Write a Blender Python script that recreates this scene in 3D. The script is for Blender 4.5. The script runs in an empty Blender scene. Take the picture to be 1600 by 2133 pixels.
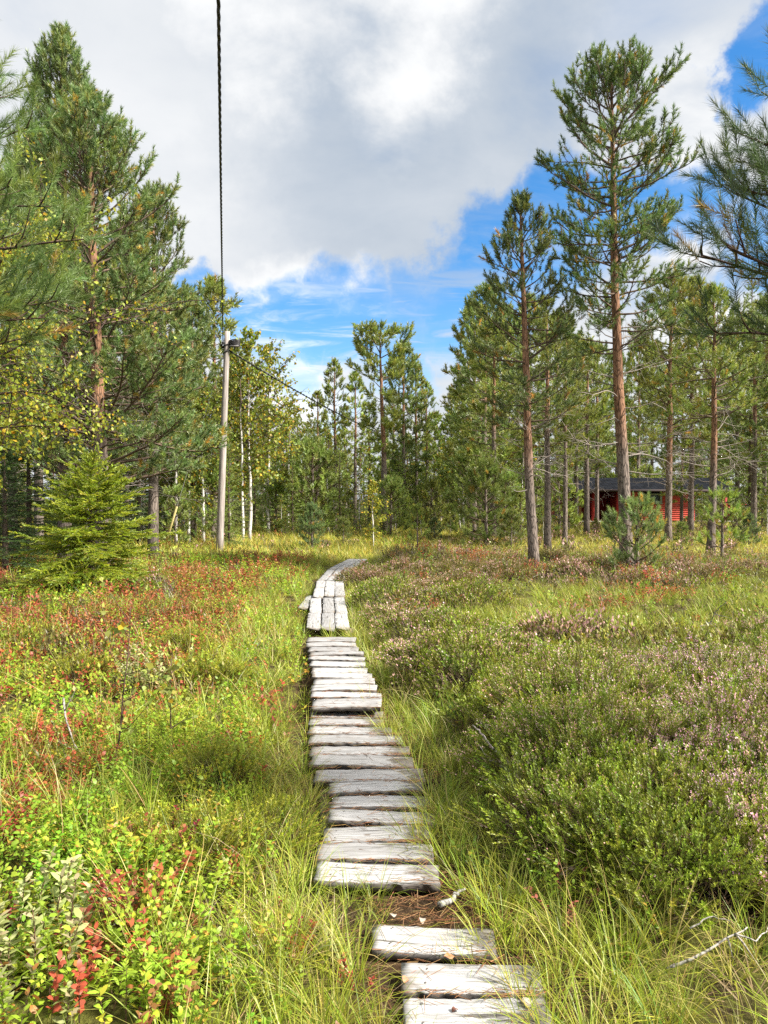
import bpy, math
import numpy as np
from mathutils import Vector, Matrix

# ------------------------------------------------------------------ scene, camera, sky, sun
S = bpy.context.scene
COL = S.collection
R = math.radians
CAMH, FPX, HOR = 1.6, 1540.0, 1040.0          # eye height, focal length and horizon row (in 1600x2133 pixels)
PITCH = -math.atan((1066.5 - HOR) / FPX)

cam_d = bpy.data.cameras.new('camera')
cam = bpy.data.objects.new('camera', cam_d)
COL.objects.link(cam)
cam.location = (0, 0, CAMH)
cam.rotation_euler = (math.pi / 2 + PITCH, 0, 0)
cam_d.sensor_fit = 'VERTICAL'
cam_d.sensor_height = 36.0
cam_d.lens = 36.0 * FPX / 2133.0
cam_d.clip_start = 0.05
cam_d.clip_end = 2000
S.camera = cam

SUN_AZ, SUN_EL = R(108), R(44)                 # azimuth clockwise from +Y (view direction)
sun_vec = Vector((math.sin(SUN_AZ) * math.cos(SUN_EL), math.cos(SUN_AZ) * math.cos(SUN_EL), math.sin(SUN_EL)))
sl = bpy.data.lights.new('sun', 'SUN')
sl.energy = 5.0
sl.angle = R(8.0)
sl.color = (1.0, 0.93, 0.82)
so = bpy.data.objects.new('sun', sl)
COL.objects.link(so)
so.rotation_euler = sun_vec.to_track_quat('Z', 'Y').to_euler()
so.location = (0, -10, 40)

S.view_settings.view_transform = 'Standard'
S.view_settings.look = 'None'
S.view_settings.exposure = 1.27
S.view_settings.gamma = 1.0
S.view_settings.use_curve_mapping = False
S.render.film_transparent = False
S.cycles.max_bounces = 6
S.cycles.diffuse_bounces = 3
S.cycles.glossy_bounces = 2
S.cycles.transmission_bounces = 3
S.cycles.transparent_max_bounces = 4
S.cycles.caustics_reflective = False
S.cycles.caustics_refractive = False
S.cycles.sample_clamp_indirect = 4.0
S.cycles.use_denoising = False


class NT:
    """tiny helper around a node tree"""
    def __init__(self, tree):
        self.t = tree
        tree.nodes.clear()

    def n(self, kind, **kw):
        nd = self.t.nodes.new(kind)
        ins = kw.pop('ins', {})
        for k, v in kw.items():
            setattr(nd, k, v)
        for k, v in ins.items():
            if isinstance(v, bpy.types.NodeSocket):
                self.t.links.new(v, nd.inputs[k])
            else:
                nd.inputs[k].default_value = v
        return nd

    def math(self, op, a, b=None, c=None, clamp=False):
        ins = {0: a}
        if b is not None:
            ins[1] = b
        if c is not None:
            ins[2] = c
        return self.n('ShaderNodeMath', operation=op, use_clamp=clamp, ins=ins).outputs[0]

    def mapr(self, v, a, b, c=0.0, d=1.0, smooth=True):
        return self.n('ShaderNodeMapRange', interpolation_type='SMOOTHSTEP' if smooth else 'LINEAR',
                      ins={0: v, 1: a, 2: b, 3: c, 4: d}).outputs[0]

    def mix(self, f, a, b, blend='MIX'):
        nd = self.n('ShaderNodeMix', data_type='RGBA', blend_type=blend)
        for i, v in ((0, f), (6, a), (7, b)):
            if isinstance(v, bpy.types.NodeSocket):
                self.t.links.new(v, nd.inputs[i])
            else:
                nd.inputs[i].default_value = v
        return nd.outputs[2]


def rgba(c):
    return (c[0], c[1], c[2], 1.0)


def build_world():
    w = bpy.data.worlds.new('World')
    S.world = w
    w.use_nodes = True
    k = NT(w.node_tree)
    sky = k.n('ShaderNodeTexSky', sky_type='NISHITA', sun_disc=False, sun_elevation=SUN_EL, sun_rotation=SUN_AZ,
              altitude=300.0, air_density=1.0, dust_density=0.4, ozone_density=2.0)
    skyc = k.n('ShaderNodeHueSaturation', ins={'Saturation': 1.36, 'Value': 1.10, 'Color': sky.outputs[0]}).outputs[0]
    raw = k.n('ShaderNodeTexCoord').outputs['Generated']
    wv = k.n('ShaderNodeTexNoise', ins={'Vector': raw, 'Scale': 5.0, 'Detail': 7.0, 'Roughness': 0.62}).outputs['Color']
    wv = k.n('ShaderNodeVectorMath', operation='SUBTRACT', ins={0: wv, 1: (0.5, 0.5, 0.5)}).outputs[0]
    wv = k.n('ShaderNodeVectorMath', operation='SCALE', ins={0: wv, 'Scale': 0.26}).outputs[0]
    wv = k.n('ShaderNodeVectorMath', operation='MULTIPLY', ins={0: wv, 1: (1.3, 1.0, 0.75)}).outputs[0]
    dirv = k.n('ShaderNodeVectorMath', operation='NORMALIZE', ins={0: k.n('ShaderNodeVectorMath', operation='ADD', ins={0: raw, 1: wv}).outputs[0]}).outputs[0]
    sp = k.n('ShaderNodeSeparateXYZ', ins={0: raw})
    z = k.math('ADD', k.math('MAXIMUM', sp.outputs[2], 0.0), 0.16)
    px = k.math('DIVIDE', sp.outputs[0], z)
    py = k.math('DIVIDE', sp.outputs[1], z)
    pv = k.n('ShaderNodeCombineXYZ', ins={0: px, 1: py, 2: 3.3}).outputs[0]
    n1 = k.n('ShaderNodeTexNoise', ins={'Vector': pv, 'Scale': 1.7, 'Detail': 9.0, 'Roughness': 0.56, 'Distortion': 0.25}).outputs[0]
    n2 = k.n('ShaderNodeTexNoise', ins={'Vector': pv, 'Scale': 0.75, 'Detail': 5.0, 'Roughness': 0.5, 'Distortion': 0.4}).outputs[0]

    def blobs(lst):
        acc = None
        for (x, y, r, s) in lst:
            c = Vector(((x - 800) / FPX, 1.0, (HOR - y) / FPX)).normalized()
            d = k.n('ShaderNodeVectorMath', operation='DOT_PRODUCT', ins={0: dirv, 1: c}).outputs['Value']
            a = r / FPX * c.y
            b = k.mapr(d, math.cos(a * 1.45), math.cos(a * 0.25), 0.0, s)
            acc = b if acc is None else k.math('MAXIMUM', acc, b)
        return acc
    blue = blobs([(1610, 130, 90, 1.0), (1700, 30, 120, .9), (1120, 500, 80, .9), (1030, 545, 100, 1.0), (940, 590, 100, .95),
                  (840, 625, 90, .9), (740, 645, 90, .95), (630, 670, 90, .95), (520, 665, 70, .85), (410, 590, 45, .7),
                  (1210, 470, 90, .9), (1300, 480, 90, .8), (1440, 430, 75, .85), (1370, 470, 70, .8), (1000, 650, 110, .8), (880, 700, 90, .7), (1560, 490, 70, .7), (1150, 580, 90, .7),
                  (620, 800, 60, .5), (720, 860, 70, .45), (880, 790, 80, .45), (560, 720, 60, .5)])
    cov = k.math('ADD', k.math('MULTIPLY', k.math('SUBTRACT', n1, 0.5), 1.5), 0.80)
    cov = k.math('SUBTRACT', cov, k.math('MULTIPLY', blue, 1.05))
    alpha = k.mapr(cov, -0.15, 0.78)
    wp = k.n('ShaderNodeMapping', ins={'Vector': pv, 'Rotation': (0, 0, 0.5), 'Scale': (1.0, 2.6, 1.0)}).outputs[0]
    n3 = k.n('ShaderNodeTexNoise', ins={'Vector': wp, 'Scale': 2.6, 'Detail': 9.0, 'Roughness': 0.62, 'Distortion': 0.7}).outputs[0]
    low = k.mapr(sp.outputs[2], 0.38, 0.18)
    wisp = k.math('MULTIPLY', k.mapr(n3, 0.42, 0.68), k.math('ADD', k.math('MULTIPLY', low, 0.62), 0.18))
    alpha = k.math('MAXIMUM', alpha, wisp)
    dark = blobs([(830, 300, 330, 1.0), (980, 200, 260, .8), (640, 430, 200, .6), (1080, 250, 200, .8)])
    white = blobs([(880, 110, 170, 1.0), (560, 60, 150, .9), (640, 740, 160, 1.0), (1500, 620, 150, 1.0), (1440, 250, 160, .6), (690, 20, 120, .8)])
    val = k.math('ADD', k.math('MULTIPLY', k.math('SUBTRACT', n2, 0.5), 0.26), 0.84)
    val = k.math('SUBTRACT', val, k.math('MULTIPLY', dark, 0.15))
    wn = k.math('MULTIPLY', white, k.mapr(n1, 0.35, 0.62))
    val = k.math('ADD', val, k.math('MULTIPLY', wn, 0.34))
    val = k.math('ADD', val, k.math('MULTIPLY', k.math('SUBTRACT', n1, 0.5), 0.30))
    cc = k.n('ShaderNodeMix', data_type='RGBA')
    k.t.links.new(k.mapr(val, 0.45, 0.95), cc.inputs[0])
    cc.inputs[6].default_value = (0.56, 0.72, 0.93, 1)
    cc.inputs[7].default_value = (0.97, 0.985, 1.0, 1)
    cs = k.n('ShaderNodeVectorMath', operation='SCALE', ins={0: cc.outputs[2], 'Scale': k.math('MULTIPLY', val, SKY_CLOUD)}).outputs[0]
    out = k.mix(alpha, skyc, cs)
    bg = k.n('ShaderNodeBackground', ins={'Color': out, 'Strength': SKY_STR})
    o = k.n('ShaderNodeOutputWorld')
    k.t.links.new(bg.outputs[0], o.inputs[0])


SKY_STR = 0.085
SKY_CLOUD = 0.45 / SKY_STR
build_world()

# ------------------------------------------------------------------ general helpers


def lin(r, g, b):
    return tuple(((v / 255.0) / 12.92 if v <= 10 else ((v / 255.0 + 0.055) / 1.055) ** 2.4) for v in (r, g, b))


class Geo:
    def __init__(self):
        self.v, self.t, self.c, self.n = [], [], [], 0

    def add(self, v, t, c):
        v = np.asarray(v, dtype=np.float32).reshape(-1, 3)
        t = np.asarray(t, dtype=np.int32).reshape(-1, 3)
        c = np.broadcast_to(np.asarray(c, dtype=np.float32), v.shape)
        self.v.append(v)
        self.t.append(t + self.n)
        self.c.append(c)
        self.n += len(v)

    def merge(self):
        if not self.v:
            return np.zeros((0, 3), np.float32), np.zeros((0, 3), np.int32), np.zeros((0, 3), np.float32)
        return np.concatenate(self.v), np.concatenate(self.t), np.concatenate(self.c)

    def mesh(self, name, mat, smooth=False):
        v, t, c = self.merge()
        me = bpy.data.meshes.new(name)
        me.vertices.add(len(v))
        me.vertices.foreach_set('co', v.ravel())
        me.loops.add(len(t) * 3)
        me.loops.foreach_set('vertex_index', t.ravel())
        me.polygons.add(len(t))
        me.polygons.foreach_set('loop_start', np.arange(0, len(t) * 3, 3, dtype=np.int32))
        if smooth:
            me.polygons.foreach_set('use_smooth', np.ones(len(t), dtype=bool))
        a = me.color_attributes.new('Col', 'FLOAT_COLOR', 'POINT')
        c4 = np.ones((len(v), 4), np.float32)
        c4[:, :3] = c
        a.data.foreach_set('color', c4.ravel())
        me.materials.append(mat)
        me.update(calc_edges=True)
        me.validate()
        return me


def link(name, data, parent=None):
    o = bpy.data.objects.new(name, data)
    COL.objects.link(o)
    if parent is not None:
        o.parent = parent
    return o


def tag(o, label=None, cat=None, group=None, kind=None):
    if label:
        o['label'] = label
    if cat:
        o['category'] = cat
    if group:
        o['group'] = group
    if kind:
        o['kind'] = kind
    return o


def empty(name, loc, rz=0.0, sc=(1, 1, 1)):
    o = link(name, None)
    o.empty_display_size = 0.2
    o.location = loc
    o.rotation_euler = (0, 0, rz)
    o.scale = sc
    return o


def norm(a):
    return a / np.maximum(np.linalg.norm(a, axis=-1, keepdims=True), 1e-9)


def frames(d, roll):
    """rotation matrices (N,3,3) whose third column is direction d"""
    d = norm(np.asarray(d, float))
    ref = np.where(np.abs(d[:, 2:3]) > 0.9, np.array([[1.0, 0, 0]]), np.array([[0, 0, 1.0]]))
    x = norm(np.cross(ref, d))
    y = np.cross(d, x)
    c, s = np.cos(roll)[:, None], np.sin(roll)[:, None]
    x2 = x * c + y * s
    y2 = -x * s + y * c
    return np.stack([x2, y2, d], axis=2)


def scatter(tmpl, pos, M, slotcols):
    """tmpl=(v,t,slot); pos (N,3); M (N,3,3); slotcols (N,S,3)"""
    v, t, slot = tmpl
    N, K = len(pos), len(v)
    if N == 0:
        return np.zeros((0, 3)), np.zeros((0, 3), int), np.zeros((0, 3))
    V = np.einsum('nij,kj->nki', M.astype(np.float32), v.astype(np.float32)) + pos[:, None, :].astype(np.float32)
    T = (t[None] + (np.arange(N) * K)[:, None, None]).reshape(-1, 3)
    C = slotcols[:, slot, :].reshape(-1, 3)
    return V.reshape(-1, 3), T, C


def tube(g, P, rad, sides, col, cap=True):
    P = np.asarray(P, float)
    n = len(P)
    rad = np.broadcast_to(np.asarray(rad, float), (n,))
    tg = np.gradient(P, axis=0)
    tg = norm(tg)
    M = frames(tg, np.zeros(n))
    # keep frames from flipping
    x = M[0][:, 0]
    ang = np.arange(sides) * 2 * math.pi / sides
    rings = []
    for i in range(n):
        x = x - tg[i] * np.dot(x, tg[i])
        l = np.linalg.norm(x)
        x = x / l if l > 1e-6 else M[i][:, 0]
        y = np.cross(tg[i], x)
        rings.append(P[i] + rad[i] * (np.cos(ang)[:, None] * x + np.sin(ang)[:, None] * y))
    v = np.concatenate(rings)
    a = np.arange(sides)
    b = (a + 1) % sides
    t = []
    for i in range(n - 1):
        o = i * sides
        t.append(np.stack([o + a, o + b, o + sides + b], 1))
        t.append(np.stack([o + a, o + sides + b, o + sides + a], 1))
    t = np.concatenate(t)
    col = np.asarray(col, float)
    if col.ndim == 2:
        c = np.repeat(col, sides, axis=0)
    else:
        c = np.broadcast_to(col, v.shape)
    if cap:
        v = np.concatenate([v, P[-1:], P[:1]])
        c = np.concatenate([c, c[-1:], c[:1]])
        e = (n - 1) * sides
        t = np.concatenate([t, np.stack([e + a, e + b, np.full(sides, n * sides)], 1), np.stack([b, a, np.full(sides, n * sides + 1)], 1)])
    g.add(v, t, c)


def box(g, lo, hi, col, M=None, off=(0, 0, 0)):
    lo, hi = np.array(lo, float), np.array(hi, float)
    v = np.array([[x, y, z] for x in (0, 1) for y in (0, 1) for z in (0, 1)], float)
    v = lo + v * (hi - lo)
    if M is not None:
        v = v @ np.array(M).T
    v = v + np.array(off)
    t = np.array([[0, 1, 3], [0, 3, 2], [4, 6, 7], [4, 7, 5], [0, 4, 5], [0, 5, 1], [2, 3, 7], [2, 7, 6], [0, 2, 6], [0, 6, 4], [1, 5, 7], [1, 7, 3]])
    g.add(v, t, col)


def hash2(ix, iy, seed):
    h = (ix.astype(np.int64) * 374761393 + iy.astype(np.int64) * 668265263 + seed * 1442695041) & 0x7fffffff
    h = ((h ^ (h >> 13)) * 1274126177) & 0x7fffffff
    return ((h ^ (h >> 16)) & 0xffff) / 65535.0


def vnoise(x, y, seed=0):
    x, y = np.asarray(x, float), np.asarray(y, float)
    ix, iy = np.floor(x), np.floor(y)
    fx, fy = x - ix, y - iy
    fx, fy = fx * fx * (3 - 2 * fx), fy * fy * (3 - 2 * fy)
    a, b = hash2(ix, iy, seed), hash2(ix + 1, iy, seed)
    c, d = hash2(ix, iy + 1, seed), hash2(ix + 1, iy + 1, seed)
    return (a * (1 - fx) + b * fx) * (1 - fy) + (c * (1 - fx) + d * fx) * fy


def fbm(x, y, seed=0, oct=3):
    s, a, tot = 0, 1.0, 0
    for i in range(oct):
        s = s + a * vnoise(x * 2 ** i, y * 2 ** i, seed + i * 7)
        tot += a
        a *= 0.5
    return s / tot


def sstep(a, b, x):
    t = np.clip((x - a) / (b - a), 0, 1)
    return t * t * (3 - 2 * t)


def pix(px, py, z=0.0):
    """the point at height z seen at photograph pixel (px, py)"""
    u, w = (px - 800) / FPX, (1066.5 - py) / FPX
    cp, sp = math.cos(PITCH), math.sin(PITCH)
    dy, dz = cp - sp * w, sp + cp * w
    t = (z - CAMH) / dz
    return np.array([u * t, dy * t, z])


def at(px, Y, py=None):
    """x (and height) at distance Y for photograph column px (row py)"""
    x = (px - 800) / FPX * Y
    return x if py is None else (x, CAMH + (HOR - py) / FPX * Y)


# ------------------------------------------------------------------ terrain shape
_pc = [(1000, 2133), (950, 2040), (905, 1955), (800, 1815), (780, 1755), (772, 1700), (768, 1640), (755, 1600), (740, 1550), (718, 1490),
       (708, 1440), (700, 1400), (688, 1340), (684, 1310), (682, 1270), (686, 1222), (708, 1195), (742, 1176)]
_pp = np.array([pix(*p) for p in _pc])
_pp = np.concatenate([[[0.75, 0.0, 0], [0.5, 1.2, 0]], _pp, [[-0.1, 21.5, 0], [1.8, 27, 0], [5, 40, 0]]])


def path_x(y):
    return np.interp(y, _pp[:, 1], _pp[:, 0])


def gz(x, y):
    x, y = np.asarray(x, float), np.asarray(y, float)
    d = x - path_x(y)
    off = sstep(0.35, 1.1, np.abs(d))
    far = sstep(19, 24, y)
    off = np.maximum(off, far)
    z = (fbm(x * 0.35 + 9, y * 0.35, 3) - 0.5) * 0.22 + (fbm(x * 1.3, y * 1.3 + 5, 11) - 0.5) * 0.16 + (vnoise(x * 3.5, y * 3.5, 21) - 0.5) * 0.05
    z = z * off
    z = z + 0.13 * sstep(0.45, 1.3, d) * sstep(2.4, 4.0, y) * (1 - sstep(16, 22, y))
    z = z + 0.05 * sstep(0.4, 1.2, -d) * (1 - sstep(16, 22, y))
    # the mound the boardwalk bends behind
    z = z + 0.22 * np.exp(-((x - 0.7) / 1.1) ** 2 - ((y - 17.5) / 1.9) ** 2)
    return z


def gzf(x, y):
    return float(gz(np.array([x]), np.array([y]))[0])


# ------------------------------------------------------------------ materials
def foliage_mat(name, trans=0.34, var=0.22, gloss=0.05, rough=0.45):
    m = bpy.data.materials.new(name)
    m.use_nodes = True
    k = NT(m.node_tree)
    at_ = k.n('ShaderNodeAttribute', attribute_name='Col').outputs['Color']
    oi = k.n('ShaderNodeObjectInfo').outputs['Random']
    col = k.n('ShaderNodeHueSaturation', ins={'Hue': k.mapr(oi, 0, 1, 0.49, 0.51, False), 'Value': k.mapr(oi, 0, 1, 1 - var, 1 + var, False), 'Color': at_}).outputs[0]
    df = k.n('ShaderNodeBsdfDiffuse', ins={'Color': col})
    tl = k.n('ShaderNodeBsdfTranslucent', ins={'Color': col})
    mx = k.n('ShaderNodeMixShader', ins={0: trans, 1: df.outputs[0], 2: tl.outputs[0]})
    gl = k.n('ShaderNodeBsdfGlossy', ins={'Roughness': rough, 'Color': (1, 1, 1, 1)})
    m2 = k.n('ShaderNodeMixShader', ins={0: gloss, 1: mx.outputs[0], 2: gl.outputs[0]})
    o = k.n('ShaderNodeOutputMaterial')
    k.t.links.new(m2.outputs[0], o.inputs[0])
    return m


def bark_mat(name, sx=26.0, sz=5.0, amt=0.75, bump=0.5):
    m = bpy.data.materials.new(name)
    m.use_nodes = True
    k = NT(m.node_tree)
    at_ = k.n('ShaderNodeAttribute', attribute_name='Col').outputs['Color']
    co = k.n('ShaderNodeTexCoord').outputs['Object']
    mp = k.n('ShaderNodeMapping', ins={'Vector': co, 'Scale': (sx, sx, sz)}).outputs[0]
    n1 = k.n('ShaderNodeTexNoise', ins={'Vector': mp, 'Scale': 1.0, 'Detail': 6.0, 'Roughness': 0.65}).outputs[0]
    vo = k.n('ShaderNodeTexVoronoi', feature='DISTANCE_TO_EDGE', ins={'Vector': mp, 'Scale': 0.9}).outputs['Distance']
    crack = k.mapr(vo, 0.0, 0.16, 0.35, 1.0)
    f = k.math('MULTIPLY', k.mapr(n1, 0.25, 0.75, 1 - amt * 0.6, 1 + amt * 0.7, False), crack)
    cv = k.n('ShaderNodeVectorMath', operation='SCALE', ins={0: at_, 'Scale': f}).outputs[0]
    bp = k.n('ShaderNodeBump', ins={'Strength': bump, 'Distance': 0.02, 'Height': f})
    p = k.n('ShaderNodeBsdfPrincipled', ins={'Base Color': cv, 'Roughness': 0.85, 'Normal': bp.outputs[0], 'Specular IOR Level': 0.2})
    o = k.n('ShaderNodeOutputMaterial')
    k.t.links.new(p.outputs[0], o.inputs[0])
    return m


def birch_mat(name):
    m = bpy.data.materials.new(name)
    m.use_nodes = True
    k = NT(m.node_tree)
    at_ = k.n('ShaderNodeAttribute', attribute_name='Col').outputs['Color']
    co = k.n('ShaderNodeTexCoord').outputs['Object']
    mp = k.n('ShaderNodeMapping', ins={'Vector': co, 'Scale': (5, 5, 13)}).outputs[0]
    n1 = k.n('ShaderNodeTexNoise', ins={'Vector': mp, 'Scale': 1.0, 'Detail': 5.0, 'Roughness': 0.7}).outputs[0]
    f = k.mapr(n1, 0.55, 0.64)
    c = k.mix(f, at_, (0.03, 0.028, 0.025, 1))
    p = k.n('ShaderNodeBsdfPrincipled', ins={'Base Color': c, 'Roughness': 0.7})
    o = k.n('ShaderNodeOutputMaterial')
    k.t.links.new(p.outputs[0], o.inputs[0])
    return m


def plain_mat(name, rough=0.7, noise=0.25, scale=20.0, metallic=0.0, stretch=(1, 1, 1), spec=0.3):
    m = bpy.data.materials.new(name)
    m.use_nodes = True
    k = NT(m.node_tree)
    at_ = k.n('ShaderNodeAttribute', attribute_name='Col').outputs['Color']
    co = k.n('ShaderNodeTexCoord').outputs['Object']
    mp = k.n('ShaderNodeMapping', ins={'Vector': co, 'Scale': stretch}).outputs[0]
    n1 = k.n('ShaderNodeTexNoise', ins={'Vector': mp, 'Scale': scale, 'Detail': 5.0, 'Roughness': 0.6}).outputs[0]
    cv = k.n('ShaderNodeVectorMath', operation='SCALE', ins={0: at_, 'Scale': k.mapr(n1, 0.25, 0.75, 1 - noise, 1 + noise, False)}).outputs[0]
    bp = k.n('ShaderNodeBump', ins={'Strength': 0.2, 'Distance': 0.01, 'Height': n1})
    p = k.n('ShaderNodeBsdfPrincipled', ins={'Base Color': cv, 'Roughness': rough, 'Metallic': metallic, 'Normal': bp.outputs[0], 'Specular IOR Level': spec})
    o = k.n('ShaderNodeOutputMaterial')
    k.t.links.new(p.outputs[0], o.inputs[0])
    return m


def plank_mat():
    m = bpy.data.materials.new('weathered_plank')
    m.use_nodes = True
    k = NT(m.node_tree)
    at_ = k.n('ShaderNodeAttribute', attribute_name='Col')
    sc = k.n('ShaderNodeSeparateColor', ins={0: at_.outputs['Color']})
    u, edge, wet = sc.outputs[0], sc.outputs[1], sc.outputs[2]
    co = k.n('ShaderNodeTexCoord').outputs['Object']
    oi = k.n('ShaderNodeObjectInfo').outputs['Random']
    off = k.n('ShaderNodeCombineXYZ', ins={0: k.math('MULTIPLY', oi, 37.0), 1: k.math('MULTIPLY', oi, 91.0), 2: 0.0}).outputs[0]
    cv = k.n('ShaderNodeVectorMath', operation='ADD', ins={0: co, 1: off}).outputs[0]
    grain = k.n('ShaderNodeTexNoise', ins={'Vector': k.n('ShaderNodeMapping', ins={'Vector': cv, 'Scale': (4, 130, 60)}).outputs[0], 'Scale': 1.0, 'Detail': 6.0, 'Roughness': 0.65, 'Distortion': 0.3}).outputs[0]
    crack = k.n('ShaderNodeTexNoise', ins={'Vector': k.n('ShaderNodeMapping', ins={'Vector': cv, 'Scale': (2.2, 30, 10)}).outputs[0], 'Scale': 1.0, 'Detail': 3.0, 'Roughness': 0.5}).outputs[0]
    blot = k.n('ShaderNodeTexNoise', ins={'Vector': cv, 'Scale': 7.0, 'Detail': 5.0, 'Roughness': 0.65}).outputs[0]
    base = k.mix(k.mapr(grain, 0.3, 0.7), (0.21, 0.205, 0.20, 1), (0.50, 0.50, 0.51, 1))
    base = k.mix(k.mapr(blot, 0.50, 0.78, 0.0, 0.5), base, (0.34, 0.30, 0.26, 1))
    knot = k.n('ShaderNodeTexVoronoi', ins={'Vector': k.n('ShaderNodeMapping', ins={'Vector': cv, 'Scale': (4.5, 9, 3)}).outputs[0], 'Scale': 1.0}).outputs['Distance']
    base = k.mix(k.mapr(knot, 0.10, 0.045, 0.0, 0.8), base, (0.16, 0.12, 0.09, 1))
    base = k.mix(k.math('MULTIPLY', k.mapr(crack, 0.63, 0.67), 0.75), base, (0.07, 0.06, 0.05, 1))
    base = k.n('ShaderNodeVectorMath', operation='SCALE', ins={0: base, 'Scale': k.mapr(oi, 0, 1, 0.74, 1.14, False)}).outputs[0]
    moss = k.n('ShaderNodeTexNoise', ins={'Vector': cv, 'Scale': 3.3, 'Detail': 7.0, 'Roughness': 0.7}).outputs[0]
    base = k.mix(k.mapr(moss, 0.60, 0.72, 0.0, 0.45), base, (0.17, 0.175, 0.12, 1))
    # damp, dirty ends of the boards
    wv = k.math('ADD', u, k.math('MULTIPLY', k.math('SUBTRACT', blot, 0.5), 0.9))
    wv = k.math('ADD', wv, k.math('MULTIPLY', k.math('SUBTRACT', crack, 0.5), 0.5))
    wm = k.math('MULTIPLY', k.mapr(wv, 0.74, 0.92), wet)
    base = k.mix(k.math('MULTIPLY', wm, 0.85), base, (0.10, 0.085, 0.07, 1))
    lv = k.math('ADD', u, k.math('MULTIPLY', k.math('SUBTRACT', blot, 0.5), 0.7))
    base = k.mix(k.mapr(lv, 0.10, -0.05, 0.0, 0.7), base, (0.16, 0.125, 0.085, 1))
    base = k.mix(k.math('MULTIPLY', edge, 0.85), base, (0.075, 0.06, 0.05, 1))  # dirty brown side faces, also darkened in colour for shade on board fronts
    h = k.math('ADD', k.math('MULTIPLY', grain, 0.5), k.math('MULTIPLY', k.mapr(crack, 0.63, 0.67), -1.0))
    bp = k.n('ShaderNodeBump', ins={'Strength': 0.45, 'Distance': 0.006, 'Height': h})
    p = k.n('ShaderNodeBsdfPrincipled', ins={'Base Color': base, 'Roughness': 0.75, 'Normal': bp.outputs[0], 'Specular IOR Level': 0.25})
    o = k.n('ShaderNodeOutputMaterial')
    k.t.links.new(p.outputs[0], o.inputs[0])
    return m


def ground_mat():
    m = bpy.data.materials.new('bog_ground')
    m.use_nodes = True
    k = NT(m.node_tree)
    at_ = k.n('ShaderNodeAttribute', attribute_name='Col').outputs['Color']
    co = k.n('ShaderNodeTexCoord').outputs['Object']
    n1 = k.n('ShaderNodeTexNoise', ins={'Vector': co, 'Scale': 3.0, 'Detail': 8.0, 'Roughness': 0.7}).outputs[0]
    n2 = k.n('ShaderNodeTexNoise', ins={'Vector': co, 'Scale': 45.0, 'Detail': 4.0, 'Roughness': 0.7}).outputs[0]
    c = k.mix(k.mapr(n1, 0.40, 0.62), (0.045, 0.03, 0.018, 1), at_)
    c = k.n('ShaderNodeVectorMath', operation='SCALE', ins={0: c, 'Scale': k.mapr(n2, 0.25, 0.75, 0.5, 1.5, False)}).outputs[0]
    bp = k.n('ShaderNodeBump', ins={'Strength': 0.7, 'Distance': 0.03, 'Height': n2})
    p = k.n('ShaderNodeBsdfPrincipled', ins={'Base Color': c, 'Roughness': 0.95, 'Normal': bp.outputs[0], 'Specular IOR Level': 0.1})
    o = k.n('ShaderNodeOutputMaterial')
    k.t.links.new(p.outputs[0], o.inputs[0])
    return m


M_GRASS = foliage_mat('grass_blades', 0.36, 0.0, 0.025)
M_HEATH = foliage_mat('heath_leaves', 0.30, 0.08, 0.03)
M_NEEDLE = foliage_mat('pine_needles', 0.38, 0.16, 0.05, 0.5)
M_LEAF = foliage_mat('broad_leaves', 0.42, 0.12, 0.018)
M_BARK = bark_mat('pine_bark')
M_TWIG = bark_mat('branch_bark', 40, 20, 0.4, 0.2)
M_BIRCH = birch_mat('birch_bark')
M_PLANK = plank_mat()
M_GROUND = ground_mat()
M_PLAIN = plain_mat('painted_surface')
M_POLEWOOD = plain_mat('pole_wood', 0.85, 0.75, 1.0, stretch=(40, 40, 1.6))
M_CABLE = plain_mat('cable_rubber', 0.45, 0.1, 30)
M_LITTER = plain_mat('fallen_litter', 0.8, 0.3, 60)


# ------------------------------------------------------------------ ground sheet
def build_ground():
    # rows spaced tighter near the camera; reaches the horizon
    ys = np.concatenate([np.arange(-12, 0, 1.0), np.arange(0, 20, 0.13), np.arange(20, 60, 0.8), np.array([60, 66, 74, 85, 100, 140, 220, 400, 800, 1500])])
    xs = np.concatenate([-np.array([1500, 700, 300, 150, 90, 60, 45.0]), np.arange(-35, -11, 1.0), np.arange(-11, 11, 0.13), np.arange(11, 36, 1.0), np.array([45, 60, 90, 150, 300, 700, 1500.0])])
    X, Y = np.meshgrid(xs, ys)
    Z = gz(X, Y) * np.exp(-np.maximum(np.hypot(X, Y) - 60, 0) / 40)
    v = np.stack([X.ravel(), Y.ravel(), Z.ravel()], 1)
    nx, ny = len(xs), len(ys)
    i = (np.arange(ny - 1)[:, None] * nx + np.arange(nx - 1)[None]).ravel()
    t = np.concatenate([np.stack([i, i + 1, i + nx + 1], 1), np.stack([i, i + nx + 1, i + nx], 1)])
    d = np.abs(X - path_x(Y)).ravel()
    moss = np.array([0.10, 0.105, 0.022])
    straw = np.array([0.24, 0.20, 0.06])
    peat = np.array([0.075, 0.045, 0.024])
    f = sstep(17, 24, Y.ravel())[:, None] * (1 - sstep(40, 55, Y.ravel()))[:, None]
    c = moss * (1 - f) + straw * f
    nn = fbm(X.ravel() * 0.9, Y.ravel() * 0.9, 50)[:, None]
    c = c * (0.6 + 0.8 * nn)
    pf = (1 - sstep(0.25, 0.55, d))[:, None] * (1 - sstep(18, 20, Y.ravel()))[:, None]
    c = c * (1 - pf) + peat * pf
    g = Geo()
    g.add(v, t, c)
    o = link('ground', g.mesh('ground', M_GROUND, True))
    tag(o, 'mossy brown bog ground under the heath and grass', 'ground', kind='structure')


build_ground()

# ------------------------------------------------------------------ boardwalk
rngp = np.random.default_rng(5)


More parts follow.
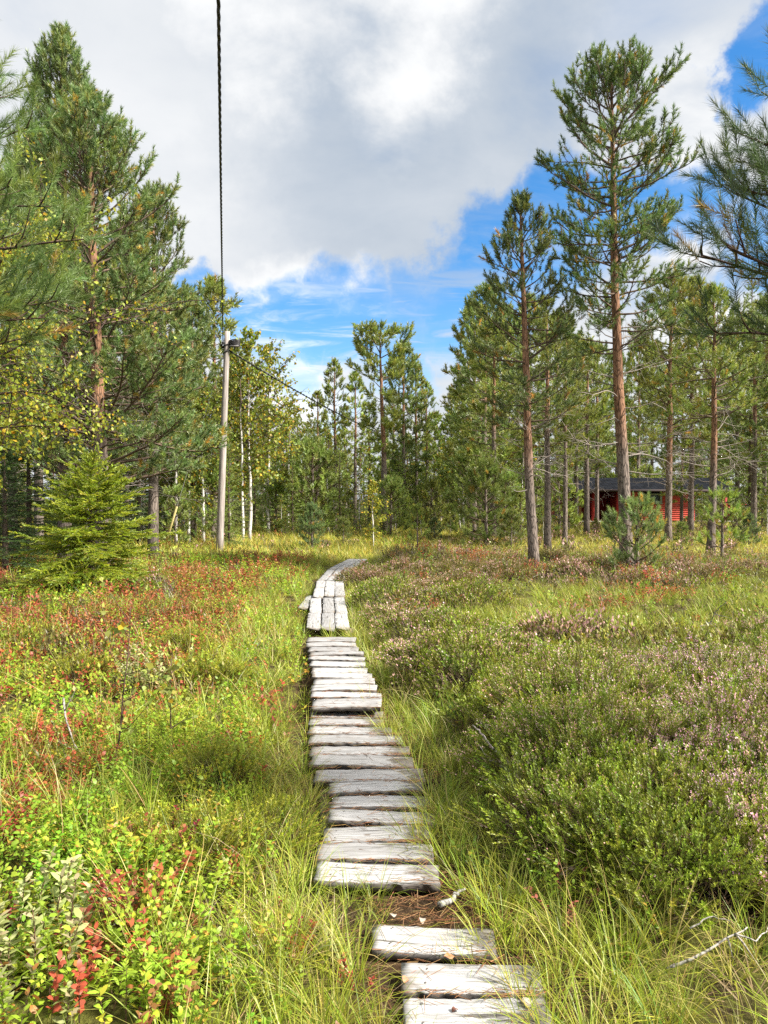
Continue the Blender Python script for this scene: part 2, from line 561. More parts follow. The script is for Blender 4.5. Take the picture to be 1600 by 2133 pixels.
def plank_mesh(L, W, T, wet, seed):
    """a board along local x, length L, width W (y), thickness T; top at z=0"""
    r = np.random.default_rng(seed)
    n = 18
    xs = np.linspace(-L / 2, L / 2, n)
    ch = min(0.004, T * 0.2)
    prof = np.array([[-W / 2, -T], [W / 2, -T], [W / 2, -ch], [W / 2 - ch, -0.001], [W * 0.2, 0.0], [-W * 0.2, 0.0], [-W / 2 + ch, -0.001], [-W / 2, -ch]])
    edge = np.array([1, 1, .9, .0, 0, 0, .0, .9])
    kk = len(prof)
    v, c = [], []
    bow = r.normal(0, 0.004)
    for i, x in enumerate(xs):
        wob = np.zeros((kk, 2))
        wob[:, 0] += r.normal(0, 0.0022, kk)
        wob[:, 1] += r.normal(0, 0.0012, kk)
        e = 1.0
        if i in (0, n - 1):
            e = 0.985
        p = prof * np.array([e, 1]) + wob
        p[:, 1] += bow * (1 - (2 * x / L) ** 2) + (-0.0015 if i in (0, n - 1) else 0)
        xe = x + (r.normal(0, 0.004, kk) if i in (0, n - 1) else 0)
        v.append(np.stack([np.broadcast_to(xe, (kk,)), p[:, 0], p[:, 1]], 1))
        uu = (x / L + 0.5)
        c.append(np.stack([np.full(kk, uu), np.maximum(edge, 1.0 if i in (0, n - 1) and False else 0), np.full(kk, wet)], 1))
    v = np.concatenate(v)
    c = np.concatenate(c)
    a = np.arange(kk)
    b = (a + 1) % kk
    t = []
    for i in range(n - 1):
        o = i * kk
        t += [np.stack([o + a, o + b, o + kk + b], 1), np.stack([o + a, o + kk + b, o + kk + a], 1)]
    for o, flip in ((0, 1), ((n - 1) * kk, 0)):
        f = np.array([[o, o + j, o + j + 1] for j in range(1, kk - 1)])
        t.append(f[:, ::-1] if flip else f)
    g = Geo()
    g.add(v, np.concatenate(t), c)
    if L < 1.0 and W > .1:
        for sx in (-.36, .38):                     # nail heads
            for sy in (-.24, .25):
                x, y = L * (sx + r.normal(0, .02)), W * (sy + r.normal(0, .04))
                a6 = np.arange(6) * math.pi / 3
                nv = np.concatenate([np.stack([x + np.cos(a6) * .0042, y + np.sin(a6) * .0042, np.full(6, .0015)], 1), [[x, y, .0022]]])
                g.add(nv, np.array([[i, (i + 1) % 6, 6] for i in range(6)]), (0.5, 1.0, 0.0))
    return g.mesh('plank', M_PLANK)


def lay_plank(root, p_left, p_right, W, T, wet, seed, name='plank', tilt=0.0):
    p_left, p_right = np.array(p_left), np.array(p_right)
    ctr = (p_left + p_right) / 2
    d = p_right - p_left
    L = float(np.linalg.norm(d))
    o = link(name, plank_mesh(L, W, T, wet, seed), root)
    o.location = Vector(ctr) - root.location
    o.rotation_euler = (tilt, -math.asin(d[2] / L), math.atan2(d[1], d[0]))
    return o


def bearer(root, p0, p1, w=0.09, h=0.09, col=(0.13, 0.10, 0.07)):
    g = Geo()
    p0, p1 = np.array(p0, float), np.array(p1, float)
    d = norm((p1 - p0)[None])[0]
    s = np.array([d[1], -d[0], 0])
    L = np.linalg.norm(p1 - p0)
    M = np.stack([d, s, np.cross(d, s)], 1)
    lo = p0 - np.array(root.location)
    box(g, (0, -w / 2, -h / 2), (L, w / 2, h / 2), col, M, lo)
    return link('bearer', g.mesh('bearer', M_POLEWOOD), root)


#        front y, back y, left x, right x (visible), wet end
rows_near = [(2150, 2079, 842, 1115, 1.0), (2068, 2003, 832, 1065, 1.0), (1983, 1926, 778, 1018, .9)]
rows_mid = [(1841, 1797, 660, 905, .8), (1793, 1757, 664, 892, .6), (1751, 1719, 678, 880, 1.0), (1714, 1688, 690, 870, 1.0), (1681, 1657, 694, 868, 1.0),
            (1652, 1630, 678, 868, 1.0), (1627, 1601, 655, 870, 1.0), (1598, 1574, 648, 852, 1.0), (1571, 1552, 648, 842, .8), (1549, 1531, 647, 828, 1.0),
            (1528, 1513, 647, 812, 1.0), (1510, 1497, 646, 795, 1.0), (1494, 1481, 652, 785, .9)]
rows_up = [(1475, 1455, 652, 778, .2), (1453, 1441, 651, 768, .2), (1439, 1427, 650, 760, .2), (1425, 1413, 650, 752, .3), (1411, 1401, 649, 745, .5), (1399, 1389, 648, 742, .2),
           (1387, 1377, 647, 738, .2), (1375, 1367, 645, 732, .2), (1365, 1358, 643, 728, .2), (1356, 1348, 642, 724, .3), (1346, 1338, 640, 718, .2), (1336, 1328, 639, 712, .1)]
BOARD_SPOTS = []     # (x0,x1,y,zt) of each board for later litter


def cross_section(name, label, rows, zt, minlen, wetmul=1.0):
    p0 = pix((rows[0][2] + rows[0][3]) / 2, rows[0][0], zt)
    root = empty(name, (p0[0], p0[1], 0.0))
    tag(root, label, 'boardwalk', 'sections of the plank path')
    lefts, rights = [], []
    for i, (yf, yb, xl, xr, wet) in enumerate(rows):
        f, b = pix(xl, yf, zt), pix(xl, yb, zt)
        fr = pix(xr, yf, zt)
        W = (b[1] - f[1]) * rngp.uniform(.93, .985)
        yc = (b[1] + f[1]) / 2 + .004
        x0 = pix(xl, (yf + yb) / 2, zt)[0]
        x1 = pix(xr, (yf + yb) / 2, zt)[0] + 0.02
        x1 = max(x1, x0 + minlen) + rngp.normal(0, 0.012)
        x0 += rngp.normal(0, 0.008)
        sk = rngp.normal(0, 0.007)
        dz = rngp.normal(0, 0.004)
        tz = rngp.normal(0, 0.006)
        lay_plank(root, (x0, yc - sk, zt + dz - tz), (x1, yc + sk, zt + dz + tz), W, 0.032, wet * wetmul, 100 + i + int(zt * 1000), tilt=rngp.normal(0, 0.012))
        BOARD_SPOTS.append((x0, x1, yc, zt + dz, W))
        lefts.append((x0, yc))
        rights.append((x1, yc))
    lefts, rights = np.array(lefts), np.array(rights)
    for side, s in ((lefts, 0.08), (rights, -0.10)):
        a, b = side[0], side[-1]
        bearer(root, (a[0] + s, a[1] - 0.05, zt - 0.095), (b[0] + s, b[1] + 0.05, zt - 0.095))
    return root


cross_section('boardwalk_section', 'three wide grey boards with dirt gaps, nearest stretch of the plank path', rows_near, 0.045, 0.45)
cross_section('boardwalk_section', 'ladder of thirteen pale crossways boards with dark damp right ends between grass', rows_mid, 0.06, 0.50)
cross_section('boardwalk_section', 'raised run of tightly laid whitish crossways boards below the lengthwise planks', rows_up, 0.125, 0.50)


def long_section(label, y0, y1, offs, w, zt, x0=None, x1=None, seed=0, breaks=None):
    xa, xb = (path_x(y0) if x0 is None else x0), (path_x(y1) if x1 is None else x1)
    root = empty('boardwalk_section', (xa, y0, 0))
    tag(root, label, 'boardwalk', 'sections of the plank path')
    d = norm(np.array([[xb - xa, y1 - y0, 0.0]]))[0]
    s = np.array([d[1], -d[0], 0])
    for i, o_ in enumerate(offs):
        a = np.array([xa, y0, zt]) + s * o_ + d * rngp.normal(0.0, 0.015)
        b = np.array([xb, y1, zt]) + s * (o_ + rngp.normal(0, 0.012)) + d * rngp.normal(-0.01, 0.02)
        a[2] += rngp.normal(0, .005)
        m = (a + b) / 2
        cuts = [0, (breaks[i % len(breaks)] if breaks else 1.0), 1.0]
        for q in range(len(cuts) - 1):
            if cuts[q + 1] - cuts[q] < 0.05:
                continue
            pa, pb = a + (b - a) * cuts[q], a + (b - a) * (cuts[q + 1] - 0.004)
            if q == 1:
                pa, pb = pa + s * 0.012, pb + s * 0.004
            lay_plank(root, pa, pb, w * rngp.uniform(.94, 1.0), 0.04, 0.0, 400 + seed + i * 3 + q)
    for f in (0.08, 0.92):
        c = np.array([xa, y0, zt - 0.09]) + d * (y1 - y0) * f
        bearer(root, c - s * 0.32, c + s * 0.32)
    return root


W3 = 0.165
long_section('first trio of long pale planks laid lengthwise beyond the crossways boards', 8.58, 11.28, (-.165, 0.005, .175), W3, 0.10, seed=10, breaks=[.44, .46, .40], x0=-.655, x1=-.865)
long_section('second set of lengthwise planks where the path starts bending, with a short loose offcut board', 11.32, 13.55, (-.17, 0.0, .17), W3, 0.11, seed=30, breaks=[.5, 1, .62], x0=-.84, x1=-.985)
long_section('third set of lengthwise planks on the bend of the path', 13.6, 15.9, (-.17, 0.0, .17), W3, 0.10, seed=50, breaks=[1, .45, .7], x0=-.985, x1=-.955)
long_section('farthest lengthwise planks vanishing behind the heather mound', 15.95, 18.6, (-.17, 0.0, .17), W3, 0.10, seed=70, breaks=[.6, 1, .5], x0=-.95, x1=-.66)
ob = empty('offcut_board', (pix(640, 1252)[0], pix(640, 1252)[1], 0))
lay_plank(ob, pix(631, 1266, .07), pix(650, 1240, .07), .15, .04, 0, 900)
tag(ob, 'short pale board lying left of the lengthwise planks', 'board')

# ------------------------------------------------------------------ small plant templates
rt = np.random.default_rng(77)


def T_grass(n, L, spread, w, bend, seg=3, lean=0.35, base=0.03, jitter=0.35):
    V, T, Sx, o = [], [], [], 0
    for i in range(n):
        az = rt.uniform(0, 2 * math.pi)
        le = L * rt.uniform(1 - jitter, 1 + jitter * 0.5)
        b = base * math.sqrt(rt.uniform()) * np.array([math.cos(az + rt.normal(0, .8)), math.sin(az + rt.normal(0, .8)), 0])
        h = np.array([math.cos(az), math.sin(az), 0])
        ln = abs(rt.normal(lean, 0.2)) * spread
        bd = abs(rt.normal(bend, 0.3)) * spread
        wd = np.array([-h[1], h[0], 0]) + h * rt.normal(0, .5)
        wd = wd / np.linalg.norm(wd) * w * rt.uniform(.7, 1.3)
        s = np.linspace(0, 1, seg + 1)
        pts = []
        pos = b.copy()
        for j in range(seg + 1):
            if j:
                a = ln + bd * s[j] ** 1.3 * 1.5
                a = min(a, 2.2)
                pos = pos + (h * math.sin(a) + np.array([0, 0, 1]) * math.cos(a)) * le / seg
            pts.append(pos.copy())
        for j in range(seg):
            ww = wd * (1 - s[j] * 0.75)
            V += [pts[j] - ww / 2, pts[j] + ww / 2]
        V.append(pts[-1])
        for j in range(seg - 1):
            k = o + 2 * j
            T += [[k, k + 1, k + 3], [k, k + 3, k + 2]]
        k = o + 2 * (seg - 1)
        T.append([k, k + 1, k + 2])
        u = rt.uniform()
        Sx += [0 if u < .58 else (1 if u < .82 else 2)] * (2 * seg + 1)
        o += 2 * seg + 1
    return np.array(V), np.array(T), np.array(Sx)


def leaf6(p, d, up, L, W, fold=0.15):
    d = d / np.linalg.norm(d)
    s = np.cross(d, up)
    s = s / (np.linalg.norm(s) + 1e-9)
    n = np.cross(s, d)
    return [p, p + d * L * .33 - s * W * .5 + n * fold * W, p + d * L * .33 + s * W * .5 + n * fold * W, p + d * L * .72 - s * W * .42 + n * fold * W * .6,
            p + d * L * .72 + s * W * .42 + n * fold * W * .6, p + d * L - n * fold * W * .8], [[0, 2, 1], [1, 2, 3], [3, 2, 4], [3, 4, 5]]


def leaf4(p, d, up, L, W):
    d = d / np.linalg.norm(d)
    s = np.cross(d, up)
    s = s / (np.linalg.norm(s) + 1e-9)
    return [p, p + d * L * .45 - s * W * .5, p + d * L * .45 + s * W * .5, p + d * L], [[0, 2, 1], [1, 2, 3]]


def T_leafy(nst, h, nl, L, W, spread=0.05, fine=True, slots=(0, 0, 0, 1)):
    """little stems with oval leaves: bilberry and cowberry. slots 0,1 leaves, 2 stem"""
    V, T, Sx = [], [], []
    for q in range(nst):
        az = rt.uniform(0, 2 * math.pi)
        b = np.array([rt.normal(0, spread), rt.normal(0, spread), 0])
        ax = np.array([math.cos(az) * rt.uniform(.05, .5), math.sin(az) * rt.uniform(.05, .5), 1.0])
        ax /= np.linalg.norm(ax)
        hh = h * rt.uniform(.6, 1.15)
        o = len(V)
        sw = np.array([ax[1], -ax[0], 0]) + np.array([.2, .1, 0])
        sw = sw / np.linalg.norm(sw) * 0.0018
        V += [b - sw, b + sw, b + ax * hh]
        T.append([o, o + 1, o + 2])
        Sx += [2] * 3
        ga = rt.uniform(0, 6.28)
        for i in range(nl):
            f = 0.25 + 0.75 * (i + rt.uniform(0, .6)) / nl
            f = min(f, 1.0)
            ga += 2.4 + rt.normal(0, .3)
            rad = np.array([math.cos(ga), math.sin(ga), 0])
            dd = rad * rt.uniform(.6, 1.0) + np.array([0, 0, rt.uniform(.1, .9)])
            up = np.array([0, 0, 1.0]) + rt.normal(0, .25, 3)
            lv, lt = (leaf6 if fine else leaf4)(b + ax * hh * f, dd, up, L * rt.uniform(.7, 1.2), W * rt.uniform(.75, 1.15))
            o = len(V)
            V += lv
            T += [[a + o for a in tt] for tt in lt]
            Sx += [int(slots[rt.integers(len(slots))])] * len(lv)
    return np.array(V), np.array(T), np.array(Sx)


def T_sprig(n, h, nl, ll, w, flowers=0, spread=0.03, lean=0.35):
    """upright heather shoots covered in tiny leaf shoots; slots 0 leaf, 1 young leaf, 2 stem, 3 flower"""
    V, T, Sx = [], [], []
    for q in range(n):
        az = rt.uniform(0, 2 * math.pi)
        ln = abs(rt.normal(0, lean))
        b = np.array([math.cos(az), math.sin(az), 0]) * spread * rt.uniform(.2, 1.0)
        ax = np.array([math.cos(az) * ln, math.sin(az) * ln, 1.0])
        ax /= np.linalg.norm(ax)
        hh = h * rt.uniform(.65, 1.1)
        side = np.cross(ax, [math.cos(az + 1), math.sin(az + 1), 0.1])
        side = side / np.linalg.norm(side) * w * .35
        o = len(V)
        V += [b - side, b + side, b + ax * hh]
        T.append([o, o + 1, o + 2])
        Sx += [2] * 3
        fl = flowers if rt.uniform() < .6 else 0
        for i in range(nl):
            f = rt.uniform(.22, 1.0)
            ga = rt.uniform(0, 6.28)
            rad = np.array([math.cos(ga), math.sin(ga), 0])
            up = ax * rt.uniform(.6, 1.4) + rad * rt.uniform(.3, .9)
            up /= np.linalg.norm(up)
            l = ll * rt.uniform(.6, 1.2) * (1.15 - .45 * f)
            sd = np.cross(up, rad)
            sd = sd / (np.linalg.norm(sd) + 1e-9) * w * .5 + rt.normal(0, w * .15, 3)
            p = b + ax * hh * f
            o = len(V)
            V += [p + up * l * .25 - sd, p + up * l * .25 + sd, p + up * l]
            T.append([o, o + 1, o + 2])
            Sx += [1 if f > .78 else 0] * 3
        for i in range(fl):
            f = rt.uniform(.6, 1.02)
            ga = rt.uniform(0, 6.28)
            rad = np.array([math.cos(ga), math.sin(ga), 0])
            p = b + ax * hh * f + rad * ll * .38
            up = ax + rad * rt.uniform(-.2, .9)
            up /= np.linalg.norm(up)
            sd = np.cross(up, rad + np.array([0.01, .02, .03]))
            sd = sd / (np.linalg.norm(sd) + 1e-9) * w * .75
            l = w * 2.4
            o = len(V)
            V += [p, p + up * l * .5 - sd, p + up * l * .5 + sd, p + up * l]
            T += [[o, o + 2, o + 1], [o + 1, o + 2, o + 3]]
            Sx += [3] * 4
    return np.array(V), np.array(T), np.array(Sx)


def T_deadtwig(n, h, w):
    V, T, Sx = [], [], []
    for q in range(n):
        az = rt.uniform(0, 6.28)
        p = np.array([rt.normal(0, .03), rt.normal(0, .03), 0])
        ax = np.array([math.cos(az) * .9, math.sin(az) * .9, rt.uniform(.4, 1.3)])
        ax /= np.linalg.norm(ax)
        for j in range(3):
            l = h * rt.uniform(.25, .5)
            q2 = p + ax * l
            sd = np.cross(ax, rt.normal(0, 1, 3))
            sd = sd / (np.linalg.norm(sd) + 1e-9) * w * .5 * (1 - j * .25)
            o = len(V)
            V += [p - sd, p + sd, q2]
            T.append([o, o + 1, o + 2])
            Sx += [0] * 3
            p = q2 - ax * l * .2
            ax = ax + rt.normal(0, .4, 3)
            ax /= np.linalg.norm(ax)
    return np.array(V), np.array(T), np.array(Sx)


# ------------------------------------------------------------------ where things grow
rg = np.random.default_rng(2024)


def sample(ya, yb, dens, hw=0.64, pad=0.9, mul=None):
    """uniform points in the wedge in front of the camera between two distances"""
    hx = hw * yb + pad
    n = int(dens * 2 * hx * (yb - ya))
    y = rg.uniform(ya, yb, n)
    x = rg.uniform(-1, 1, n) * hx
    keep = np.abs(x) < hw * y + pad
    return x[keep], y[keep]


def on_boards(x, y, m=0.0, right=0.02):
    """true where a board lies"""
    r = np.zeros(len(x), bool)
    for (x0, x1, yc, zt, W) in BOARD_SPOTS:
        r |= (x > x0 - m) & (x < x1 - right + m) & (np.abs(y - yc) < W / 2 + 0.012 + m)
    px = path_x(y)
    r |= (np.abs(x - np.interp(y, [8.58, 11.28, 13.55, 15.9, 18.6], [-.655, -.865, -.985, -.955, -.66])) < 0.27 + m) & (y > 8.5) & (y < 18.5)
    return r


def zones(x, y):
    d = x - path_x(y)
    L = d < 0
    a = np.abs(d)
    n1 = fbm(x * 0.8 + 3, y * 0.8, 101)
    n2 = fbm(x * 1.6, y * 1.6 + 8, 202)
    n3 = fbm(x * 0.45 + 20, y * 0.45, 303)
    edge = np.exp(-np.clip((a - 0.42) / 0.42, 0, 9) ** 2)
    # grass
    g = edge * np.where(y < 19, 1.0, 0)
    g = np.maximum(g, np.where(L, sstep(1.9, .7, a) * sstep(4.0, 5.2, y) * .9, 0))
    g = np.maximum(g, sstep(.55, .68, n1) * np.where(L, .75, .5))
    g = np.maximum(g, np.where(~L, sstep(7.5, 9, y) * (1 - sstep(11.5, 13.5, y)) * sstep(.9, 1.8, d) * (.55 + .45 * sstep(.4, .55, n3)), 0))
    g = np.maximum(g, np.where(~L, (1 - sstep(2.5, 3.1, y)) * sstep(1.9, 1.0, d), 0))
    far = sstep(17, 21, y)
    g = np.maximum(g, far * (.55 + .45 * sstep(.35, .55, n1)))
    # heather
    h = np.where(~L, sstep(.55, .95, d) * sstep(2.5, 3.3, y + d * .35), 0.0)
    h = np.where(L, sstep(.58, .68, n2) * sstep(.9, 1.5, a) * .5, h)
    h = np.where(L & (y > 6.5), np.maximum(h, sstep(1.6, 2.8, a) * .55 * sstep(.42, .58, n1)), h)
    reg = np.where(~L, sstep(7.2, 8.4, y) * (1 - sstep(11.8, 13.5, y)) * sstep(.8, 1.7, d), 0)
    h = h * (1 - .72 * reg)
    h = h * (1 - .85 * far * sstep(.45, .55, n1)) * np.clip(1.15 - g * .75, 0, 1)
    # bilberry / cowberry
    b = np.where(L, sstep(.45, .8, a) * (1 - .6 * sstep(5.2, 8, y)), sstep(1.0, 1.5, d) * (1 - sstep(2.7, 3.4, y)) * .9 + .12)
    b = np.maximum(b, np.where(L & (y > 6), .45, 0)) * (1 - .6 * far)
    b = b * np.clip(1.25 - g * .8, .1, 1)
    # red autumn leaves
    r = sstep(.52, .62, n2) * np.where(L, sstep(.8, 1.4, a), .45 * sstep(8, 11, y) * sstep(.6, 1.2, d))
    r = np.maximum(r, np.where(L & (y > 5.5) & (y < 17), sstep(.46, .60, n3) * sstep(.9, 1.6, a) * (.40 + .5 * sstep(.45, .6, n1)), 0))
    r = r * (1 - far)
    return d, g, h, b, r, n1, n2, n3


def jit(base, n, v=0.18, hue=0.10):
    c = np.array(base)[None] * (1 + rg.normal(0, v, (n, 1)))
    c = c * (1 + rg.normal(0, hue, (n, 3)))
    return np.clip(c, 0.002, 0.95)


def yaw_mats(n, s, tilt=0.2):
    d = np.stack([rg.normal(0, tilt, n), rg.normal(0, tilt, n), np.ones(n)], 1)
    return frames(d, rg.uniform(0, 6.28, n)) * s[:, None, None]


def mixc(a, b, f):
    return a * (1 - f[:, None]) + b * f[:, None]


def sow(geo, tmpls, x, y, s, cols, tilt=0.2, sink=0.01):
    n = len(x)
    if n == 0:
        return
    pos = np.stack([x, y, gz(x, y) - sink], 1)
    M = yaw_mats(n, s, tilt)
    which = rg.integers(0, len(tmpls), n)
    for i, tm in enumerate(tmpls):
        k = which == i
        geo.add(*scatter(tm, pos[k], M[k], cols[k]))


C_GRASS = np.array([0.33, 0.385, 0.036])
C_GRASSD = np.array([0.19, 0.27, 0.03])
C_STRAW = np.array([0.58, 0.46, 0.20])
C_GOLD = np.array([0.64, 0.53, 0.10])
C_HEATH = np.array([0.175, 0.22, 0.022])
C_HEATHY = np.array([0.29, 0.36, 0.03])
C_STEM = np.array([0.16, 0.10, 0.065])
C_PINK = np.array([0.66, 0.40, 0.38])
C_BERRY = np.array([0.25, 0.40, 0.035])
C_BERRYY = np.array([0.40, 0.46, 0.045])
C_RED = np.array([0.42, 0.075, 0.045])
C_ORANGE = np.array([0.52, 0.20, 0.06])
C_GREY = np.array([0.36, 0.31, 0.27])


def grow_grass():
    near = [T_grass(26, .30, 1.0, .0042, .55, 3) for _ in range(5)]
    mid = [T_grass(20, .30, 1.0, .0065, .55, 3) for _ in range(4)]
    farT = [T_grass(11, .32, 1.0, .016, .4, 2, base=.10) for _ in range(4)]
    g = Geo()
    for (ya, yb, dens, tm, sc) in ((1.7, 5.2, 95, near, (.55, 1.25)), (5.2, 10, 52, mid, (.6, 1.2)), (10, 19, 30, mid, (.7, 1.2)), (19, 34, 15, farT, (.7, 1.3)), (34, 60, 5, farT, (.9, 1.6))):
        x, y = sample(ya, yb, dens)
        d, gw, h, b, r, n1, n2, n3 = zones(x, y)
        w = np.clip(gw * 1.0 + .10 + .35 * (d > .6) * (1 - sstep(.34, .50, fbm(x * 1.25 + 60, y * 1.25, 909))), 0, 1)
        k = (rg.uniform(0, 1, len(x)) < w) & ~on_boards(x, y, 0.012, .10)
        gap = (np.abs(d) < .22) & (y > 2.7) & (y < 3.12)
        k &= ~(gap & (d > -.12))
        x, y, d, n1, n2, gw = x[k], y[k], d[k], n1[k], n2[k], gw[k]
        n = len(x)
        s = rg.uniform(*sc, n) * np.where(d > 0, .85, .62 + .38 * sstep(.26, .6, np.abs(d)))
        farf = sstep(16, 21, y) * .75 + .15 * sstep(.5, .7, n2)
        dry = np.clip(sstep(.5, .75, n2) * .7 + rg.uniform(-.2, .35, n), 0, 1)
        c0 = mixc(jit(C_GRASS, n), jit(C_GOLD, n), np.clip(farf, 0, .8))
        c1 = mixc(jit(C_GRASS, n), jit(C_STRAW, n), np.clip(.22 + dry, 0, 1))
        c2 = jit(C_GRASSD, n)
        sow(g, tm, x, y, s, np.stack([c0, c1, c2], 1), .22)
    dryT = [T_grass(22, .22, 1.0, .0028, .5, 3, lean=1.15, base=.05) for _ in range(4)]
    dryM = [T_grass(14, .24, 1.0, .006, .5, 2, lean=1.1, base=.07) for _ in range(3)]
    for (ya, yb, dens, tm) in ((1.7, 5.2, 26, dryT), (5.2, 13, 12, dryM)):
        x, y = sample(ya, yb, dens)
        d, gw, h, b, r, n1, n2, n3 = zones(x, y)
        k = (rg.uniform(0, 1, len(x)) < gw * .8 + .12) & ~on_boards(x, y, .02) & (np.abs(d) > .30)
        x, y = x[k], y[k]
        n = len(x)
        c = mixc(jit(C_STRAW, n), jit(np.array([.34, .24, .13]), n), rg.uniform(0, 1, n))
        sow(g, tm, x, y, rg.uniform(.7, 1.3, n), np.stack([c, c * 1.1, jit(C_GRASS, n)], 1), .25)
    # long pale single straws standing out of the sward
    tm = [T_grass(3, .55, 1.0, .0035, .55, 4, lean=.25) for _ in range(4)]
    x, y = sample(2.0, 9.0, 9)
    k = ~on_boards(x, y, .05) & (np.abs(x - path_x(y)) > .35)
    x, y = x[k], y[k]
    n = len(x)
    sow(g, tm, x, y, rg.uniform(.6, 1.1, n), np.stack([jit(C_STRAW, n), jit(C_STRAW * 1.1, n), jit(C_GRASS, n)], 1), .3)
    o = link('grass', g.mesh('grass', M_GRASS))
    tag(o, 'yellow green sedge grass along the boardwalk and out over the bog', 'grass', kind='stuff')
    return g.n


def grow_heath():
    nearF = [T_sprig(9, .24, 30, .030, .0055, 10, .06) for _ in range(3)]
    nearN = [T_sprig(9, .24, 34, .030, .0055, 0, .06) for _ in range(3)]
    midF = [T_sprig(9, .25, 15, .050, .012, 5, .09) for _ in range(3)]
    midN = [T_sprig(9, .25, 17, .050, .012, 0, .09) for _ in range(3)]
    farT = [T_sprig(8, .30, 8, .10, .03, 2, .14) for _ in range(3)]
    g = Geo()
    for (ya, yb, dens, tF, tN, sc) in ((1.8, 5.5, 100, nearF, nearN, (.7, 1.3)), (5.5, 11, 52, midF, midN, (.75, 1.35)), (11, 20, 26, midF, midN, (.85, 1.5)), (20, 45, 6, farT, farT, (.8, 1.4))):
        x, y = sample(ya, yb, dens)
        d, gw, h, b, r, n1, n2, n3 = zones(x, y)
        h = h * (.30 + .70 * sstep(.34, .50, fbm(x * 1.25 + 60, y * 1.25, 909)))
        k = (rg.uniform(0, 1, len(x)) < h) & ~on_boards(x, y, .06) & (np.abs(d) > .40)
        x, y, d, n1, n2, n3 = x[k], y[k], d[k], n1[k], n2[k], n3[k]
        n = len(x)
        cl = fbm(x * 2.2, y * 2.2, 404)
        s = rg.uniform(*sc, n) * (.50 + .85 * sstep(.35, .7, cl)) * (1 - .25 * sstep(6, 9, y))
        br = np.clip(sstep(10, 16, y) * .3 + sstep(.55, .8, cl) * .35 + rg.uniform(-.15, .35, n), 0, .8)
        c0 = mixc(jit(C_HEATH, n), jit(C_STEM * 1.2, n), br)
        c1 = mixc(jit(C_HEATHY, n), jit(np.array([.30, .19, .10]), n), br * .7)
        c2 = mixc(jit(C_STEM, n), jit(C_GREY, n), rg.uniform(0, .6, n))
        c3 = jit(C_PINK, n, .12, .05)
        cols = np.stack([c0, c1, c2, c3], 1)
        fl = (fbm(x * 1.1 + 40, y * 1.1, 505) + rg.normal(0, .06, n)) > .60 + .05 * sstep(6, 10, y) - .12 * sstep(1.4, 2.6, x) * (1 - sstep(5, 7, y))
        fl &= (d > 0) | (rg.uniform(0, 1, n) < .15)
        sow(g, tF, x[fl], y[fl], s[fl], cols[fl], .25)
        sow(g, tN, x[~fl], y[~fl], s[~fl], cols[~fl], .25)
    o = link('heather', g.mesh('heather', M_HEATH))
    tag(o, 'low olive green heather with scattered pink flowers covering the bog', 'heather', kind='stuff')
    # grey woody dead stems among it
    g2 = Geo()
    tw = [T_deadtwig(7, .22, .0035) for _ in range(4)]
    tw2 = [T_deadtwig(7, .30, .009) for _ in range(3)]
    for (ya, yb, dens, tm) in ((2.2, 7, 26, tw), (7, 19, 12, tw2)):
        x, y = sample(ya, yb, dens)
        d, gw, h, b, r, n1, n2, n3 = zones(x, y)
        k = (rg.uniform(0, 1, len(x)) < h * .8 + .05) & (np.abs(d) > .55)
        x, y = x[k], y[k]
        n = len(x)
        c = mixc(jit(C_GREY, n), jit(C_STEM * .9, n), rg.uniform(0, 1, n))
        sow(g2, tm, x, y, rg.uniform(.7, 1.5, n), np.stack([c], 1), .3)
    o = link('dead_heather_stems', g2.mesh('dead_heather_stems', M_TWIG))
    tag(o, 'grey brown dead woody stems among the heather', 'dead stems', kind='stuff')
    return g.n


